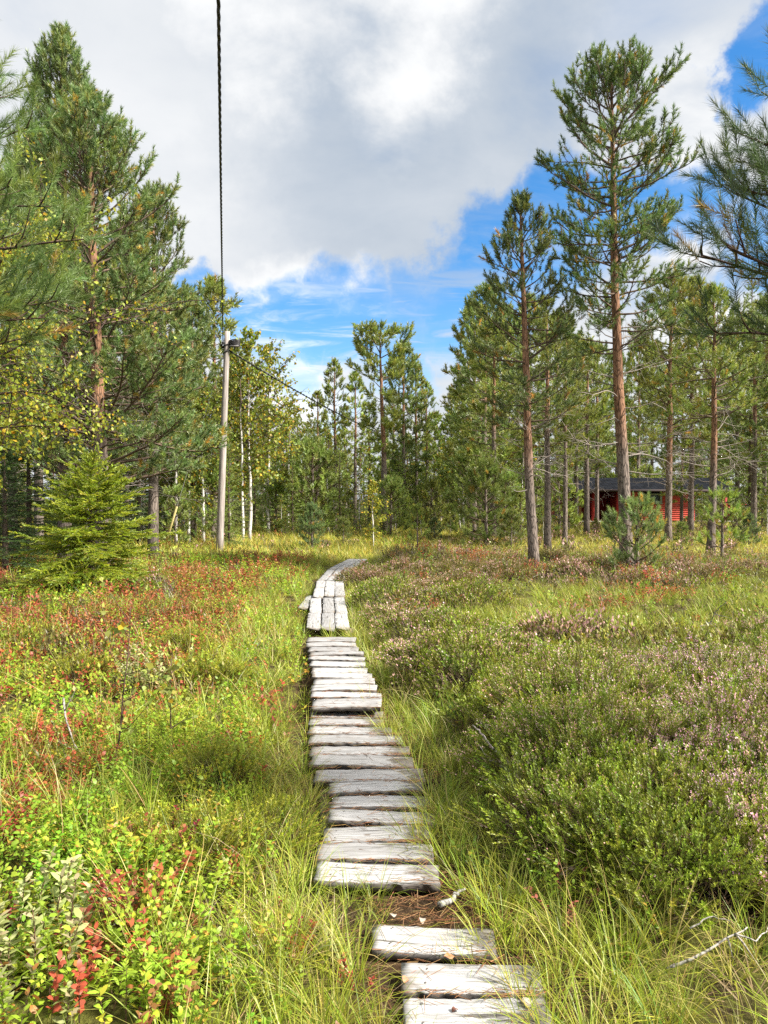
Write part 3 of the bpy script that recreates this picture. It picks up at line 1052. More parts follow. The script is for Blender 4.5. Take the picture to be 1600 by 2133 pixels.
def grow_berry():
    near = [T_leafy(5, .15, 15, .021, .0115, .045, True, (0, 0, 1, 0)) for _ in range(5)]
    mid = [T_leafy(6, .16, 9, .032, .019, .07, False, (0, 0, 1, 0)) for _ in range(4)]
    farT = [T_leafy(6, .22, 6, .065, .04, .12, False, (0, 0, 1, 0)) for _ in range(4)]
    g, gr = Geo(), Geo()
    for (ya, yb, dens, tm, sc) in ((1.7, 5.0, 150, near, (.65, 1.45)), (5, 10, 52, mid, (.7, 1.4)), (10, 19, 24, mid, (1.0, 1.7)), (19, 40, 4, farT, (.8, 1.4))):
        x, y = sample(ya, yb, dens)
        d, gw, h, b, r, n1, n2, n3 = zones(x, y)
        u = rg.uniform(0, 1, len(x))
        ok = ~on_boards(x, y, .04) & (np.abs(d) > .36)
        k = (u < b * .9) & ok
        xx, yy, nn2, nn1 = x[k], y[k], n2[k], n1[k]
        n = len(xx)
        yel = np.clip(sstep(.40, .62, fbm(xx * 1.9, yy * 1.9, 606)) + rg.normal(0, .2, n), 0, 1)
        c0 = mixc(jit(C_BERRY, n), jit(C_BERRYY, n), yel * .5)
        c1 = mixc(jit(C_BERRYY, n), jit(C_ORANGE, n), rg.uniform(0, 1, n) ** 2)
        cols = np.stack([c0, c1, jit(C_STEM, n)], 1)
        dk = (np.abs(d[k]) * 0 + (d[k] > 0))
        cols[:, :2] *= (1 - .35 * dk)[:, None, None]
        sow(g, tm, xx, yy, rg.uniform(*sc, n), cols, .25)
        u = rg.uniform(0, 1, len(x))
        k = (u < r * .80 + .03 * (d < 0)) & ok
        xx, yy = x[k], y[k]
        n = len(xx)
        f = np.clip(fbm(xx * 2.5, yy * 2.5, 707) * 1.4 - .3 + rg.normal(0, .2, n), 0, 1)
        c0 = mixc(jit(C_RED, n), jit(C_ORANGE, n), f)
        gr_ = rg.uniform(0, 1, n) < .35 + .3 * sstep(6, 9, yy)
        c0[gr_] = jit(np.array([.36, .17, .065]), int(gr_.sum()))
        c1 = mixc(jit(C_RED * np.array([.7, .8, 1.0]), n), jit(np.array([.46, .17, .08]), n), rg.uniform(0, 1, n))
        sow(gr, tm, xx, yy, rg.uniform(*sc, n) * 1.05, np.stack([c0, c1, jit(C_STEM, n)], 1), .25)
    o = link('bilberry_plants', g.mesh('bilberry_plants', M_LEAF))
    tag(o, 'bright green and yellow bilberry and cowberry leaves on the bog floor', 'bilberry', kind='stuff')
    o = link('red_bilberry_plants', gr.mesh('red_bilberry_plants', M_LEAF))
    tag(o, 'patches of bilberry turned red and orange for autumn', 'red bilberry', kind='stuff')
    return g.n + gr.n


grow_grass()
grow_heath()
grow_berry()


def litter():
    """dry pine needles and bits lying on and between the boards"""
    g = Geo()
    n = 0
    P, D = [], []
    for (x0, x1, yc, zt, W) in BOARD_SPOTS:
        m = int(60 if yc < 5.6 else 8)
        for i in range(m):
            ge = rg.uniform() < .72
            y = yc + (rg.choice([-1, 1]) * (W / 2 + .004) + rg.normal(0, .010) if ge else rg.uniform(-W / 2, W / 2))
            # more of it towards the right-hand, sheltered end
            x = x0 + (x1 - x0) * (1 - rg.uniform() ** 1.6) + rg.normal(0, .03)
            if x > x1:
                z = gzf(x, y) + .012
            else:
                z = zt + .006
            P.append((x, y, z))
            a = rg.normal(0, .45) if ge else rg.uniform(0, 3.14)
            D.append((math.cos(a), math.sin(a), rg.normal(0, .08)))
    # thick litter in the bare gap and along the edges
    for i in range(1500):
        y = rg.uniform(2.0, 5.8)
        x = path_x(y) + rg.choice([-1, 1], p=[.35, .65]) * rg.uniform(.22, .52)
        if rg.uniform() < .35:
            y = rg.uniform(2.74, 3.12)
            x = path_x(y) + rg.uniform(-.18, .36)
        if on_boards(np.array([x]), np.array([y]))[0]:
            continue
        P.append((x, y, gzf(x, y) + rg.uniform(.008, .025)))
        a = rg.uniform(0, 6.28)
        D.append((math.cos(a), math.sin(a), rg.normal(0, .15)))
    P, D = np.array(P), np.array(D)
    n = len(P)
    tv = np.array([[-1, 0, -.5], [1, 0, -.5], [1, 0, .5], [-1, 0, .5], [0, -1, -.5], [0, 1, -.5], [0, 1, .5], [0, -1, .5]]) * np.array([.0009, .0009, 1])
    tt = np.array([[0, 1, 2], [0, 2, 3], [4, 5, 6], [4, 6, 7]])
    M = frames(D, np.zeros(n))
    M[:, :, 2] *= rg.uniform(.03, .085, n)[:, None]
    col = mixc(jit(np.array([.24, .11, .05]), n), jit(np.array([.42, .26, .13]), n), rg.uniform(0, 1, n))
    g.add(*scatter((tv, tt, np.zeros(8, int)), P, M, col[:, None, :]))
    o = link('needle_litter', g.mesh('needle_litter', M_LITTER))
    tag(o, 'rust brown fallen pine needles on and between the boards', 'litter', kind='stuff')


litter()

# ------------------------------------------------------------------ trees
rtree = np.random.default_rng(31)
BARK_LOW = np.array([0.22, 0.18, 0.155])
BARK_HIGH = np.array([0.32, 0.175, 0.105])
BARK_TOP = np.array([0.26, 0.15, 0.09])
TWIG = np.array([0.16, 0.115, 0.085])
DEADW = np.array([0.38, 0.33, 0.29])


def T_tuft(n, L, nl, w, a0=58, a1=18):
    """one pine shoot: needles set around a short axis along +z"""
    V, T = [], []
    for i in range(n):
        f = (i + rt.uniform()) / n
        az = rt.uniform(0, 2 * math.pi)
        a = R(a0 * (1 - f) + a1 * f + rt.normal(0, 8))
        rad = np.array([math.cos(az), math.sin(az), 0])
        d = rad * math.sin(a) + np.array([0, 0, math.cos(a)])
        p = np.array([0, 0, L * f])
        sd = np.cross(d, rt.normal(0, 1, 3))
        sd = sd / np.linalg.norm(sd) * w / 2
        o = len(V)
        l = nl * rt.uniform(.8, 1.12)
        V += [p - sd, p + sd, p + d * l]
        T.append([o, o + 1, o + 2])
    return np.array(V), np.array(T), np.zeros(len(V), int)


TUFT_A = [T_tuft(34, .13, .080, .0125, 66, 24) for _ in range(4)]        # 10-20 m away
TUFT_B = [T_tuft(18, .20, .13, .034, 66, 24) for _ in range(4)]         # far
TUFT_C = [T_tuft(120, .15, .056, .0023, 62, 22) for _ in range(5)]   # close to the lens
TUFT_D = [T_tuft(60, .12, .070, .0072, 64, 22) for _ in range(4)]  # young trees


def rotv(v, ax, a):
    ax = ax / np.linalg.norm(ax)
    return v * math.cos(a) + np.cross(ax, v) * math.sin(a) + ax * np.dot(ax, v) * (1 - math.cos(a))


UP = np.array([0, 0, 1.0])


class Tree:
    def __init__(self, seed):
        self.r = np.random.default_rng(seed)
        self.trunk, self.limbs, self.dead = Geo(), Geo(), Geo()
        self.tp, self.td, self.ts, self.tk = [], [], [], []

    def tuft(self, p, d, s=1.0, k=0):
        self.tp.append(p)
        self.td.append(d)
        self.ts.append(s)
        self.tk.append(k)

    def crown(self, tmpls, cols, old=None, oldp=0.06, v=.16):
        g = Geo()
        if not self.tp:
            return g
        n = len(self.tp)
        P, D, Sx = np.array(self.tp), np.array(self.td), np.array(self.ts)
        r = self.r
        M = frames(D, r.uniform(0, 6.28, n)) * Sx[:, None, None]
        cc = np.array(cols)[r.integers(0, len(cols), n)]
        if old is not None:
            k = r.uniform(0, 1, n) < oldp
            cc[k] = old
        cc = np.clip(cc * (1 + r.normal(0, v, (n, 1))) * (1 + r.normal(0, .05, (n, 3))), .004, .9)
        w = r.integers(0, len(tmpls), n)
        for i, tm in enumerate(tmpls):
            k = w == i
            g.add(*scatter(tm, P[k], M[k], cc[k][:, None, :]))
        return g


def curve(r, p, d, L, n, up=0.0, wob=0.12, down=0.0):
    pts = [np.array(p, float)]
    d = np.array(d, float)
    d /= np.linalg.norm(d)
    for i in range(n):
        d = d + UP * (up * (i + 1) / n - down * (1 - i / n)) / n + r.normal(0, wob, 3) / math.sqrt(n)
        d /= np.linalg.norm(d)
        pts.append(pts[-1] + d * L / n)
    return np.array(pts)


def dir_at(P, f):
    x = f * (len(P) - 1)
    i = min(int(x), len(P) - 2)
    return P[i] + (P[i + 1] - P[i]) * (x - i), norm((P[i + 1] - P[i])[None])[0]


def pine_branch(t, p, d, L, r0, dens=6.0, up=.9, inner=.3, ts=1.0, sub=.42, wood=TWIG, tspace=.12, sides=4):
    r = t.r
    P = curve(r, p, d, L, 7, up, .22)
    rad = np.linspace(r0, max(.003, r0 * .22), 8)
    tube(t.limbs, P, rad, sides, wood * r.uniform(.8, 1.2), False)
    nt = max(2, int(L * dens))
    sgn = 1
    for i in range(nt):
        f = inner + (1 - inner) * (i + r.uniform(0, 1)) / nt
        q, qd = dir_at(P, f)
        sgn = -sgn
        side = norm(np.cross(qd, UP)[None])[0] * sgn
        l2 = sub * L * (1.15 - f) * r.uniform(.6, 1.2) + .10
        d2 = qd * r.uniform(.6, 1.0) + side * r.uniform(.5, 1.1) + UP * r.uniform(-.1, .55)
        Q = curve(r, q, d2, l2, 3, .7, .2)
        tube(t.limbs, Q, [r0 * .35, r0 * .28, r0 * .2, .003], 3, wood * r.uniform(.8, 1.3), False)
        m = max(1, int(l2 / tspace))
        for j in range(m):
            ff = .3 + .7 * (j + r.uniform(.2, 1)) / m
            s, sd = dir_at(Q, min(ff, 1))
            dd = sd + r.normal(0, .5, 3) + UP * .25
            t.tuft(s, dd, ts * r.uniform(.75, 1.15))
        t.tuft(Q[-1], Q[-1] - Q[-2] + UP * .04, ts * r.uniform(.95, 1.25))
    for j in range(3):
        s, sd = dir_at(P, r.uniform(.75, 1))
        t.tuft(s, sd + r.normal(0, .4, 3) + UP * .2, ts)
    t.tuft(P[-1], P[-1] - P[-2], ts * 1.2)
    return P


def dead_branch(t, p, d, L, r0, twigs=6, up=-.2, col=DEADW):
    r = t.r
    P = curve(r, p, d, L, 7, up, .35)
    c = col * r.uniform(.55, 1.2)
    tube(t.dead, P, np.linspace(r0, .003, 8), 4, c, False)
    for i in range(twigs):
        q, qd = dir_at(P, r.uniform(.3, 1))
        Q = curve(r, q, qd + r.normal(0, .6, 3), L * r.uniform(.15, .45), 4, r.uniform(-.4, .6), .35)
        tube(t.dead, Q, np.linspace(r0 * .4, .0025, 5), 3, c * r.uniform(.8, 1.2), False)


def trunk_tube(t, P, r0, orange0, orange1, sides=10, lichen=False, grey=False):
    n = len(P)
    z = P[:, 2]
    f = (z - z[0]) / (z[-1] - z[0])
    rad = r0 * (1 - f) ** .72 * (1 + .35 * np.exp(-(z - z[0]) / .25)) + .012
    if grey:
        c = np.broadcast_to(BARK_LOW * .9, (n, 3)).copy()
    else:
        w = sstep(orange0, orange1, z)[:, None]
        top = sstep(.72, .95, f)[:, None]
        c = BARK_LOW * (1 - w) + BARK_HIGH * w
        c = c * (1 - top) + BARK_TOP * top
        c = c * (1 + t.r.normal(0, .07, (n, 1)))
    tube(t.trunk, P, rad, sides, c)
    return rad


def make_pine(seed, H, r0, prof, crown0, ws=.45, nb=4, leanx=(0, 0), lean=None, el=((0, 5), (.5, 18), (1, 62)), tmpl=TUFT_A, cols=None, ts=1.0, dens=6.0,
              orange=(2.5, 4.0), dead=(), nd=0, inner=.3, tspace=.12, sub=.42, up=.9, deadlen=1.2, old=None, oldp=.05, az0=None, wob=.03, tip=.55):
    """prof: list of (height, half width) of the crown; lean: list of (height, x offset)"""
    t = Tree(seed)
    r = t.r
    H = H - min(.65, .06 * H)
    n = max(10, int(H * 2.2))
    z = np.linspace(-.08, H, n)
    x = np.interp(z, [q[0] for q in lean], [q[1] for q in lean]) if lean else np.zeros(n)
    x = x + np.cumsum(r.normal(0, wob * .4, n)) * (z / H)
    y = np.cumsum(r.normal(0, wob * .4, n))
    P = np.stack([x, y, z], 1)
    trunk_tube(t, P, r0, *orange)
    pz, pw = [q[0] for q in prof], [q[1] for q in prof]
    ez, ea = [q[0] for q in el], [q[1] for q in el]

    def on(zz):
        return np.array([np.interp(zz, z, P[:, 0]), np.interp(zz, z, P[:, 1]), zz])
    zz = crown0
    while zz < H - .12:
        f = (zz - crown0) / (H - crown0)
        a0 = r.uniform(0, 6.28)
        m = max(2, int(round(nb + r.normal(0, .6))))
        for i in range(m):
            a = a0 + i * 2 * math.pi / m + r.normal(0, .3)
            e = R(np.interp(f, ez, ea) + r.normal(0, 9))
            hz = zz + r.normal(0, ws * .15)
            hw = np.interp(hz, pz, pw)
            L = min(hw * r.uniform(.62, 1.12) / max(.45, math.cos(e)), ((H - hz) * tip + .12) / math.sin(max(e + .25, .12)))
            if L < .08:
                continue
            d = np.array([math.cos(a) * math.cos(e), math.sin(a) * math.cos(e), math.sin(e)])
            pine_branch(t, on(min(hz, H - .1)), d, L, .008 + .011 * L, dens, up, inner, ts, sub, tspace=tspace)
        zz += ws * r.uniform(.75, 1.2) * (1 - .45 * f)
    for i in range(5):
        t.tuft(on(H - .05 - .05 * i), UP + r.normal(0, .35, 3), ts * 1.1)
    for i in range(nd):
        hz = r.uniform(*dead)
        a = r.uniform(0, 6.28)
        d = np.array([math.cos(a), math.sin(a), r.uniform(-.15, .45)])
        dead_branch(t, on(hz), d, deadlen * r.uniform(.4, 1.2), .007 + .006 * deadlen * r.uniform(.5, 1), int(r.integers(3, 9)), r.uniform(-.6, .5))
    return finish(t, tmpl, cols, old, oldp)


def finish(t, tmpl, cols, old=None, oldp=.05, needle=None, bark=None):
    out = {'trunk': t.trunk.mesh('trunk', bark or M_BARK, True), 'limbs': t.limbs.mesh('limbs', M_TWIG)}
    if t.tp:
        out['crown'] = t.crown(tmpl, cols, old, oldp).mesh('crown', needle or M_NEEDLE)
    if t.dead.n:
        out['dead_branches'] = t.dead.mesh('dead_branches', M_TWIG)
    return out


def plant(name, parts, loc, label, cat='tree', group=None, rz=0.0, sc=(1, 1, 1)):
    e = empty(name, loc, rz, sc)
    tag(e, label, cat, group)
    for k, me in parts.items():
        link(k, me, e)
    return e


G1 = [(0.13, 0.20, 0.052), (0.16, 0.23, 0.052), (0.115, 0.175, 0.052), (0.20, 0.24, 0.045)]       # dark green
G2 = [(0.19, 0.28, 0.085), (0.22, 0.31, 0.09), (0.165, 0.25, 0.08), (0.27, 0.31, 0.065)]          # blue green
G3 = [(0.22, 0.275, 0.05), (0.27, 0.315, 0.055), (0.19, 0.25, 0.055), (0.32, 0.34, 0.055)]            # warm green
GY = [(0.30, 0.38, 0.06), (0.36, 0.42, 0.07), (0.24, 0.33, 0.06)]                                    # fresh yellow green
OLD = np.array([0.50, 0.32, 0.05])


def put(px, Y, dz=-.04):
    x = at(px, Y)
    return (x, Y, gzf(x, Y) + dz)


def hgt(px, Y, ytop):
    """tree height so that its top shows at row ytop"""
    return at(px, Y, ytop)[1] - gzf(at(px, Y), Y)


# --- the tall pine right of the centre
H = hgt(1300, 15.5, 92)
plant('pine_tree', make_pine(1, H, .128, [(3.6, .7), (4.6, 1.1), (5.4, 1.35), (6.6, 1.55), (8.2, 1.5), (9.6, 1.3), (10.5, .95), (H, .25)], 4.7, ws=.36, nb=5,
                             lean=[(0, .03), (2, -.08), (4, -.2), (6, -.28), (H, -.40)], tmpl=TUFT_A, cols=G1, orange=(2.2, 3.4), dead=(1.9, 5.2), nd=26, deadlen=1.5, ts=1.05,
                             el=((0, 0), (.4, 14), (.75, 34), (1, 62)), up=.6, tip=.95, inner=.30, dens=6.5, old=OLD, oldp=.04), put(1305, 15.5),
      'tallest pine, orange upper trunk and broad open crown, standing behind the bushy young pine', group='pines on the bog')
# --- its slimmer neighbour
H = hgt(1110, 15, 373)
plant('pine_tree', make_pine(2, H, .098, [(2.6, .6), (3.4, 1.15), (4.4, 1.2), (5.4, .95), (6.4, .62), (7.2, .36), (H, .10)], 3.0, ws=.38, nb=5, tip=.42,
                             lean=[(0, .02), (2, -.1), (4, -.16), (H, -.32)], tmpl=TUFT_A, cols=G1, orange=(1.7, 2.9), dead=(1.6, 3.6), nd=24, deadlen=1.0,
                             el=((0, -4), (.5, 15), (1, 60)), up=.7, dens=7, old=OLD, oldp=.04), put(1112, 15),
      'slim pine with pointed top and a lichen grey foot, left neighbour of the tallest pine', group='pines on the bog')

# --- pines behind them on the right (px, distance, top row, seed, thick)
H = hgt(1140, 22, 590)
plant('pine_tree', make_pine(3, H, .10, [(2.4, .5), (4, 1.2), (6, .8), (H, .12)], 3.2, ws=.45, nb=4, tmpl=TUFT_A, cols=G3, orange=(3.2, 4.6), dead=(1.8, 4.2), nd=26, deadlen=1.1, dens=5, ts=1.2), put(1141, 22),
      'thin pine with dark scaly trunk and dead twigs, first trunk right of the slim pine', group='pines on the bog')
H = hgt(1177, 25, 640)
plant('pine_tree', make_pine(4, H, .075, [(2.2, .5), (4, 1.1), (6, .7), (H, .12)], 3.0, ws=.45, nb=4, tmpl=TUFT_A, cols=G3, orange=(3.2, 4.6), dead=(1.6, 4.2), nd=24, deadlen=1.0, dens=5, ts=1.2), put(1177, 25),
      'very thin pine trunk at the left end of the red cabin', group='pines on the bog')
H = hgt(1222, 33, 690)
plant('pine_tree', make_pine(5, H, .12, [(2.4, .6), (4, 1.2), (6.5, .8), (H, .12)], 3.2, ws=.5, nb=4, tmpl=TUFT_B, cols=G3, orange=(4, 6), dead=(2, 4.2), nd=10, deadlen=1.1, dens=5), put(1222, 33),
      'pine trunk standing in front of the dark cabin porch', group='pines on the bog')
H = hgt(1392, 27, 540)
plant('pine_tree', make_pine(6, H, .12, [(3, .9), (4.5, 1.7), (6.5, 1.7), (8.5, 1.1), (H, .2)], 3.9, ws=.45, nb=5, tmpl=TUFT_A, cols=G3, orange=(2.2, 3.4), dead=(1.9, 4.8), nd=30, deadlen=1.6, dens=5, ts=1.3,
                             el=((0, 5), (.5, 20), (1, 50)), old=OLD, oldp=.03), put(1392, 27),
      'pine with reddish trunk in front of the red cabin wall, right of its window', group='pines on the bog')
H = hgt(1480, 20.5, 580)
plant('pine_tree', make_pine(7, H, .105, [(2.8, .8), (4.2, 1.5), (5.5, 1.35), (6.8, .8), (H, .15)], 3.9, ws=.42, nb=5, tmpl=TUFT_A, cols=G3, orange=(2.1, 3.2), dead=(1.9, 4.6), nd=34, deadlen=1.7, dens=5, ts=1.15,
                             lean=[(0, 0), (3, .05), (H, .0)], el=((0, 5), (.5, 20), (1, 55)), old=OLD, oldp=.03), put(1481, 20.5),
      'pine with pale trunk and many bare grey lower branches near the right edge', group='pines on the bog')

# --- the big dense pines on the left
profL = [(1.6, 2.3), (3.0, 2.6), (5, 2.3), (7, 1.7), (8.8, 1.0), (10, .5)]
H = hgt(195, 15.5, 148)
plant('pine_tree', make_pine(11, H, .165, [(1.4, 2.3), (2.6, 2.7), (4.2, 2.25), (6, 1.95), (7.6, 1.45), (9, .85), (9.8, .45), (H, .15)], 1.9, ws=.32, nb=5,
                             lean=[(0, .12), (2, .05), (4, 0), (H, -.25)], tmpl=TUFT_A, cols=G2, orange=(2.6, 3.6), dead=(1.4, 4.0), nd=22, deadlen=1.9, ts=1.15, dens=5.5, inner=.38,
                             el=((0, 2), (.4, 10), (.8, 36), (1, 66)), up=.7, old=OLD, oldp=.04), put(208, 15.5),
      'big dense blue green pine rising behind the young spruce, orange trunk showing', group='dense pines on the left')
H = hgt(128, 17.5, 30)
plant('pine_tree', make_pine(12, H, .15, [(2, 1.8), (4, 1.9), (6.5, 1.6), (8.6, 1.3), (10.3, .75), (11.6, .5), (12.3, .25), (H, .1)], 2.6, ws=.36, nb=5,
                             tmpl=TUFT_A, cols=G2, orange=(3, 5), dead=(1.8, 4), nd=12, deadlen=1.4, ts=1.2, dens=5.5, el=((0, 0), (.5, 25), (1, 70))), put(135, 17.5),
      'tallest pine on the left with a narrow spire top', group='dense pines on the left')
H = hgt(325, 19, 345)
plant('pine_tree', make_pine(13, H, .13, [(2, 1.5), (4, 1.6), (6.5, 1.25), (8.3, .8), (9.4, .5), (H, .2)], 2.4, ws=.38, nb=5,
                             tmpl=TUFT_A, cols=G2, orange=(3, 5), dead=(1.6, 4), nd=16, deadlen=1.4, ts=1.2, dens=5.2, el=((0, 0), (.5, 25), (1, 60)), old=OLD, oldp=.03), put(318, 19),
      'dense pine with ragged right edge between the big left pine and the wooden pole', group='dense pines on the left')

# ------------------------------------------------------------------ birch, spruce and young pines
def T_birchleaf(L, W):
    V = [[0, 0, 0], [-.5 * W, 0, .36 * L], [.5 * W, 0, .36 * L], [0, .12 * L, L], [0, .05 * L, .3 * L]]
    return np.array(V, float), np.array([[0, 4, 1], [4, 3, 1], [0, 2, 4], [4, 2, 3]]), np.zeros(5, int)


BL_N = [T_birchleaf(.048, .038), T_birchleaf(.040, .034)]
BL_M = [T_birchleaf(.075, .055)]
BL_F = [T_birchleaf(.125, .095)]
CB = [(.22, .27, .035), (.30, .32, .04), (.38, .34, .04), (.17, .23, .035)]
CBY = [(.30, .33, .035), (.38, .34, .035), (.24, .30, .04), (.28, .34, .045)]
CBG = [(.16, .23, .035), (.22, .28, .04), (.28, .31, .045), (.13, .19, .03)]


def birch_branch(t, p, d, L, r0, nleaf=30, droop=.6, col=None, ls=1.0, depth=0):
    r = t.r
    P = curve(r, p, d, L, 6, -droop, .25)
    c = np.array([.09, .06, .05]) if col is None else col
    tube(t.limbs, P, np.linspace(r0, .003, 7), 4 if depth == 0 else 3, c, False)
    if depth == 0:
        for i in range(max(3, int(L * 6))):
            q, qd = dir_at(P, r.uniform(.2, 1))
            birch_branch(t, q, qd + r.normal(0, .55, 3), L * r.uniform(.25, .5), r0 * .4, int(nleaf * .45), droop * 1.3, c, ls, 1)
    for i in range(nleaf):
        q, qd = dir_at(P, r.uniform(.25, 1))
        dd = r.normal(0, .6, 3) + np.array([0, 0, -.7])
        t.tuft(q + r.normal(0, .035, 3), dd, ls * r.uniform(.7, 1.2))


def make_birch(seed, H, r0, c0, W, nbr, tm, cols, ls=1.0, nleaf=26, lean=None, white=True, top=.25):
    t = Tree(seed)
    r = t.r
    n = 18
    z = np.linspace(-.05, H, n)
    x = np.interp(z, [q[0] for q in lean], [q[1] for q in lean]) if lean else np.zeros(n)
    P = np.stack([x + np.cumsum(r.normal(0, .02, n)) * z / H, np.cumsum(r.normal(0, .02, n)), z], 1)
    cw = np.array([.62, .60, .57]) if white else np.array([.17, .13, .11])
    f = (z / H)[:, None]
    c = cw * (1 - sstep(.55, .8, f)) + np.array([.14, .09, .07]) * sstep(.55, .8, f)
    tube(t.trunk, P, r0 * (1 - np.clip(z / H, 0, 1)) ** .8 + .006, 8, c)
    for i in range(nbr):
        f = (i + r.uniform()) / nbr
        zz = c0 + (H - c0) * f * .97
        a = r.uniform(0, 6.28)
        w = W * math.sin(math.pi * min(.97, .22 + .75 * f)) ** .7
        e = R(18 + 45 * f + r.normal(0, 10))
        d = np.array([math.cos(a) * math.cos(e), math.sin(a) * math.cos(e), math.sin(e)])
        q = np.array([np.interp(zz, z, P[:, 0]), np.interp(zz, z, P[:, 1]), zz])
        birch_branch(t, q, d, w * r.uniform(.6, 1.15), .006 + .006 * w, nleaf, r.uniform(.2, .9), None, ls)
    return finish(t, tm, cols, np.array([.55, .33, .03]), .07, M_LEAF, M_BIRCH if white else M_BARK)


def T_sprucetwig(n, L, nl, w):
    V, T = [], []
    for i in range(n):
        f = (i + .5) / n
        az = rt.uniform(0, 6.28)
        rad = np.array([math.cos(az), math.sin(az) * .5, 0])
        d = rad * .75 + np.array([0, 0, .75])
        d /= np.linalg.norm(d)
        sd = np.cross(d, rt.normal(0, 1, 3))
        sd = sd / np.linalg.norm(sd) * w / 2
        p = np.array([0, 0, L * f])
        o = len(V)
        V += [p - sd, p + sd, p + d * nl * rt.uniform(.8, 1.1)]
        T.append([o, o + 1, o + 2])
    return np.array(V), np.array(T), np.zeros(len(V), int)


ST_N = [T_sprucetwig(34, .13, .026, .0105) for _ in range(3)]
ST_F = [T_sprucetwig(14, .22, .065, .032) for _ in range(3)]


def make_spruce(seed, H, r0, W, ws, nb, tm, cols, tl=.13, gap=.09, pw=.85, base=.05, droop=.25, upt=.5, rough=.5):
    t = Tree(seed)
    r = t.r
    z = np.linspace(-.05, H, 12)
    P = np.stack([np.cumsum(r.normal(0, .006, 12)), np.cumsum(r.normal(0, .006, 12)), z], 1)
    tube(t.trunk, P, r0 * (1 - np.clip(z / H, 0, 1)) ** .9 + .006, 7, np.array([.14, .105, .08]))
    zz = base
    while zz < H - .06:
        f = zz / H
        w = W * (1 - f) ** pw + .03
        a0 = r.uniform(0, 6.28)
        m = nb if f < .85 else 4
        for i in range(m):
            a = a0 + i * 6.283 / m + r.normal(0, .25)
            L = w * r.uniform(.95 - .6 * rough, .95 + .5 * rough)
            e = R(-14 * (1 - f) + 48 * f ** 2 + r.normal(0, 6))
            d = np.array([math.cos(a) * math.cos(e), math.sin(a) * math.cos(e), math.sin(e)])
            B = curve(r, (0, 0, zz + r.normal(0, ws * .25)), d, L, 5, upt, .1, droop)
            tube(t.limbs, B, np.linspace(.005 + .006 * L, .002, 6), 3, np.array([.15, .10, .07]), False)
            k = max(1, int(L / gap))
            sgn = 1
            for j in range(k):
                ff = .12 + .88 * (j + r.uniform()) / k
                q, qd = dir_at(B, min(ff, 1))
                side = norm(np.cross(qd, UP)[None])[0]
                for sg in (-1, 1):
                    l2 = (.40 * L * (1.05 - ff) + .05) * r.uniform(.6, 1.2)
                    d2 = qd * .8 + side * sg * .9 + UP * r.normal(-.05, .15)
                    d2 /= np.linalg.norm(d2)
                    mm = max(1, int(l2 / (tl * .8)))
                    for jj in range(mm):
                        t.tuft(q + d2 * l2 * jj / mm, d2 + r.normal(0, .15, 3), r.uniform(.8, 1.15))
                t.tuft(q, qd + r.normal(0, .15, 3), 1.0)
            t.tuft(B[-1] - (B[-1] - B[-2]) * .3, B[-1] - B[-2], 1.0)
        zz += ws * r.uniform(.8, 1.2) * (1 - .3 * f)
    t.tuft(np.array([0, 0, H - .08]), UP, 1.2)
    return finish(t, tm, cols)


GS = [(0.30, 0.42, 0.022), (0.38, 0.49, 0.026), (0.22, 0.33, 0.022), (0.46, 0.54, 0.03)]
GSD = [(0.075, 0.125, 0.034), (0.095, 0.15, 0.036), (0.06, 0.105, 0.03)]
loc = put(190, 12.3)
plant('spruce_tree', make_spruce(23, hgt(190, 12.3, 948), .05, 1.50, .125, 10, ST_N, GS, gap=.06, pw=.72, rough=.72), loc,
      'young bright yellow green spruce in front of the big left pine', group='young trees')

# young pines
def young_pine(seed, H, W, cols, ws=.22, nb=5, base=.12, tmpl=TUFT_D, r0=.03, el=((0, 10), (.6, 35), (1, 65)), ts=1.0, dens=7, pw=.7, inner=.25):
    prof = [(0, W), (H * .35, W), (H * .7, W * .66), (H * .92, W * .3), (H, .06)]
    return make_pine(seed, H, r0, prof, base, ws=ws, nb=nb, tmpl=tmpl, cols=cols, ts=ts, dens=dens, el=el, inner=inner, orange=(9, 10), tspace=.10, old=OLD, oldp=.05, wob=.02)


plant('young_pine', young_pine(31, hgt(1325, 14.3, 1035), .66, [(.22, .30, .085), (.27, .35, .09), (.18, .26, .08)], ws=.21, nb=5, ts=.95, r0=.04, dens=6, inner=.4), put(1328, 14.3),
      'bushy young pine at the foot of the tallest pine', group='young trees')
t_ = young_pine(32, hgt(1508, 18.3, 1018), .62, GY, ws=.36, nb=4, base=.45, ts=1.1, dens=4, r0=.03, inner=.5)
plant('young_pine', t_, put(1505, 18.3), 'small open pine with light yellow green needle pads near the right edge', group='young trees')
yp = [young_pine(33, 2.0, .62, [(.18, .25, .09), (.22, .29, .09), (.15, .22, .08)], ws=.2, nb=5),
      young_pine(34, 2.0, .5, [(.22, .28, .06), (.26, .31, .07), (.18, .24, .05)], ws=.24, nb=5),
      young_pine(35, 2.0, .42, [(.28, .33, .06), (.32, .36, .07), (.22, .28, .05)], ws=.34, nb=4, base=.6)]
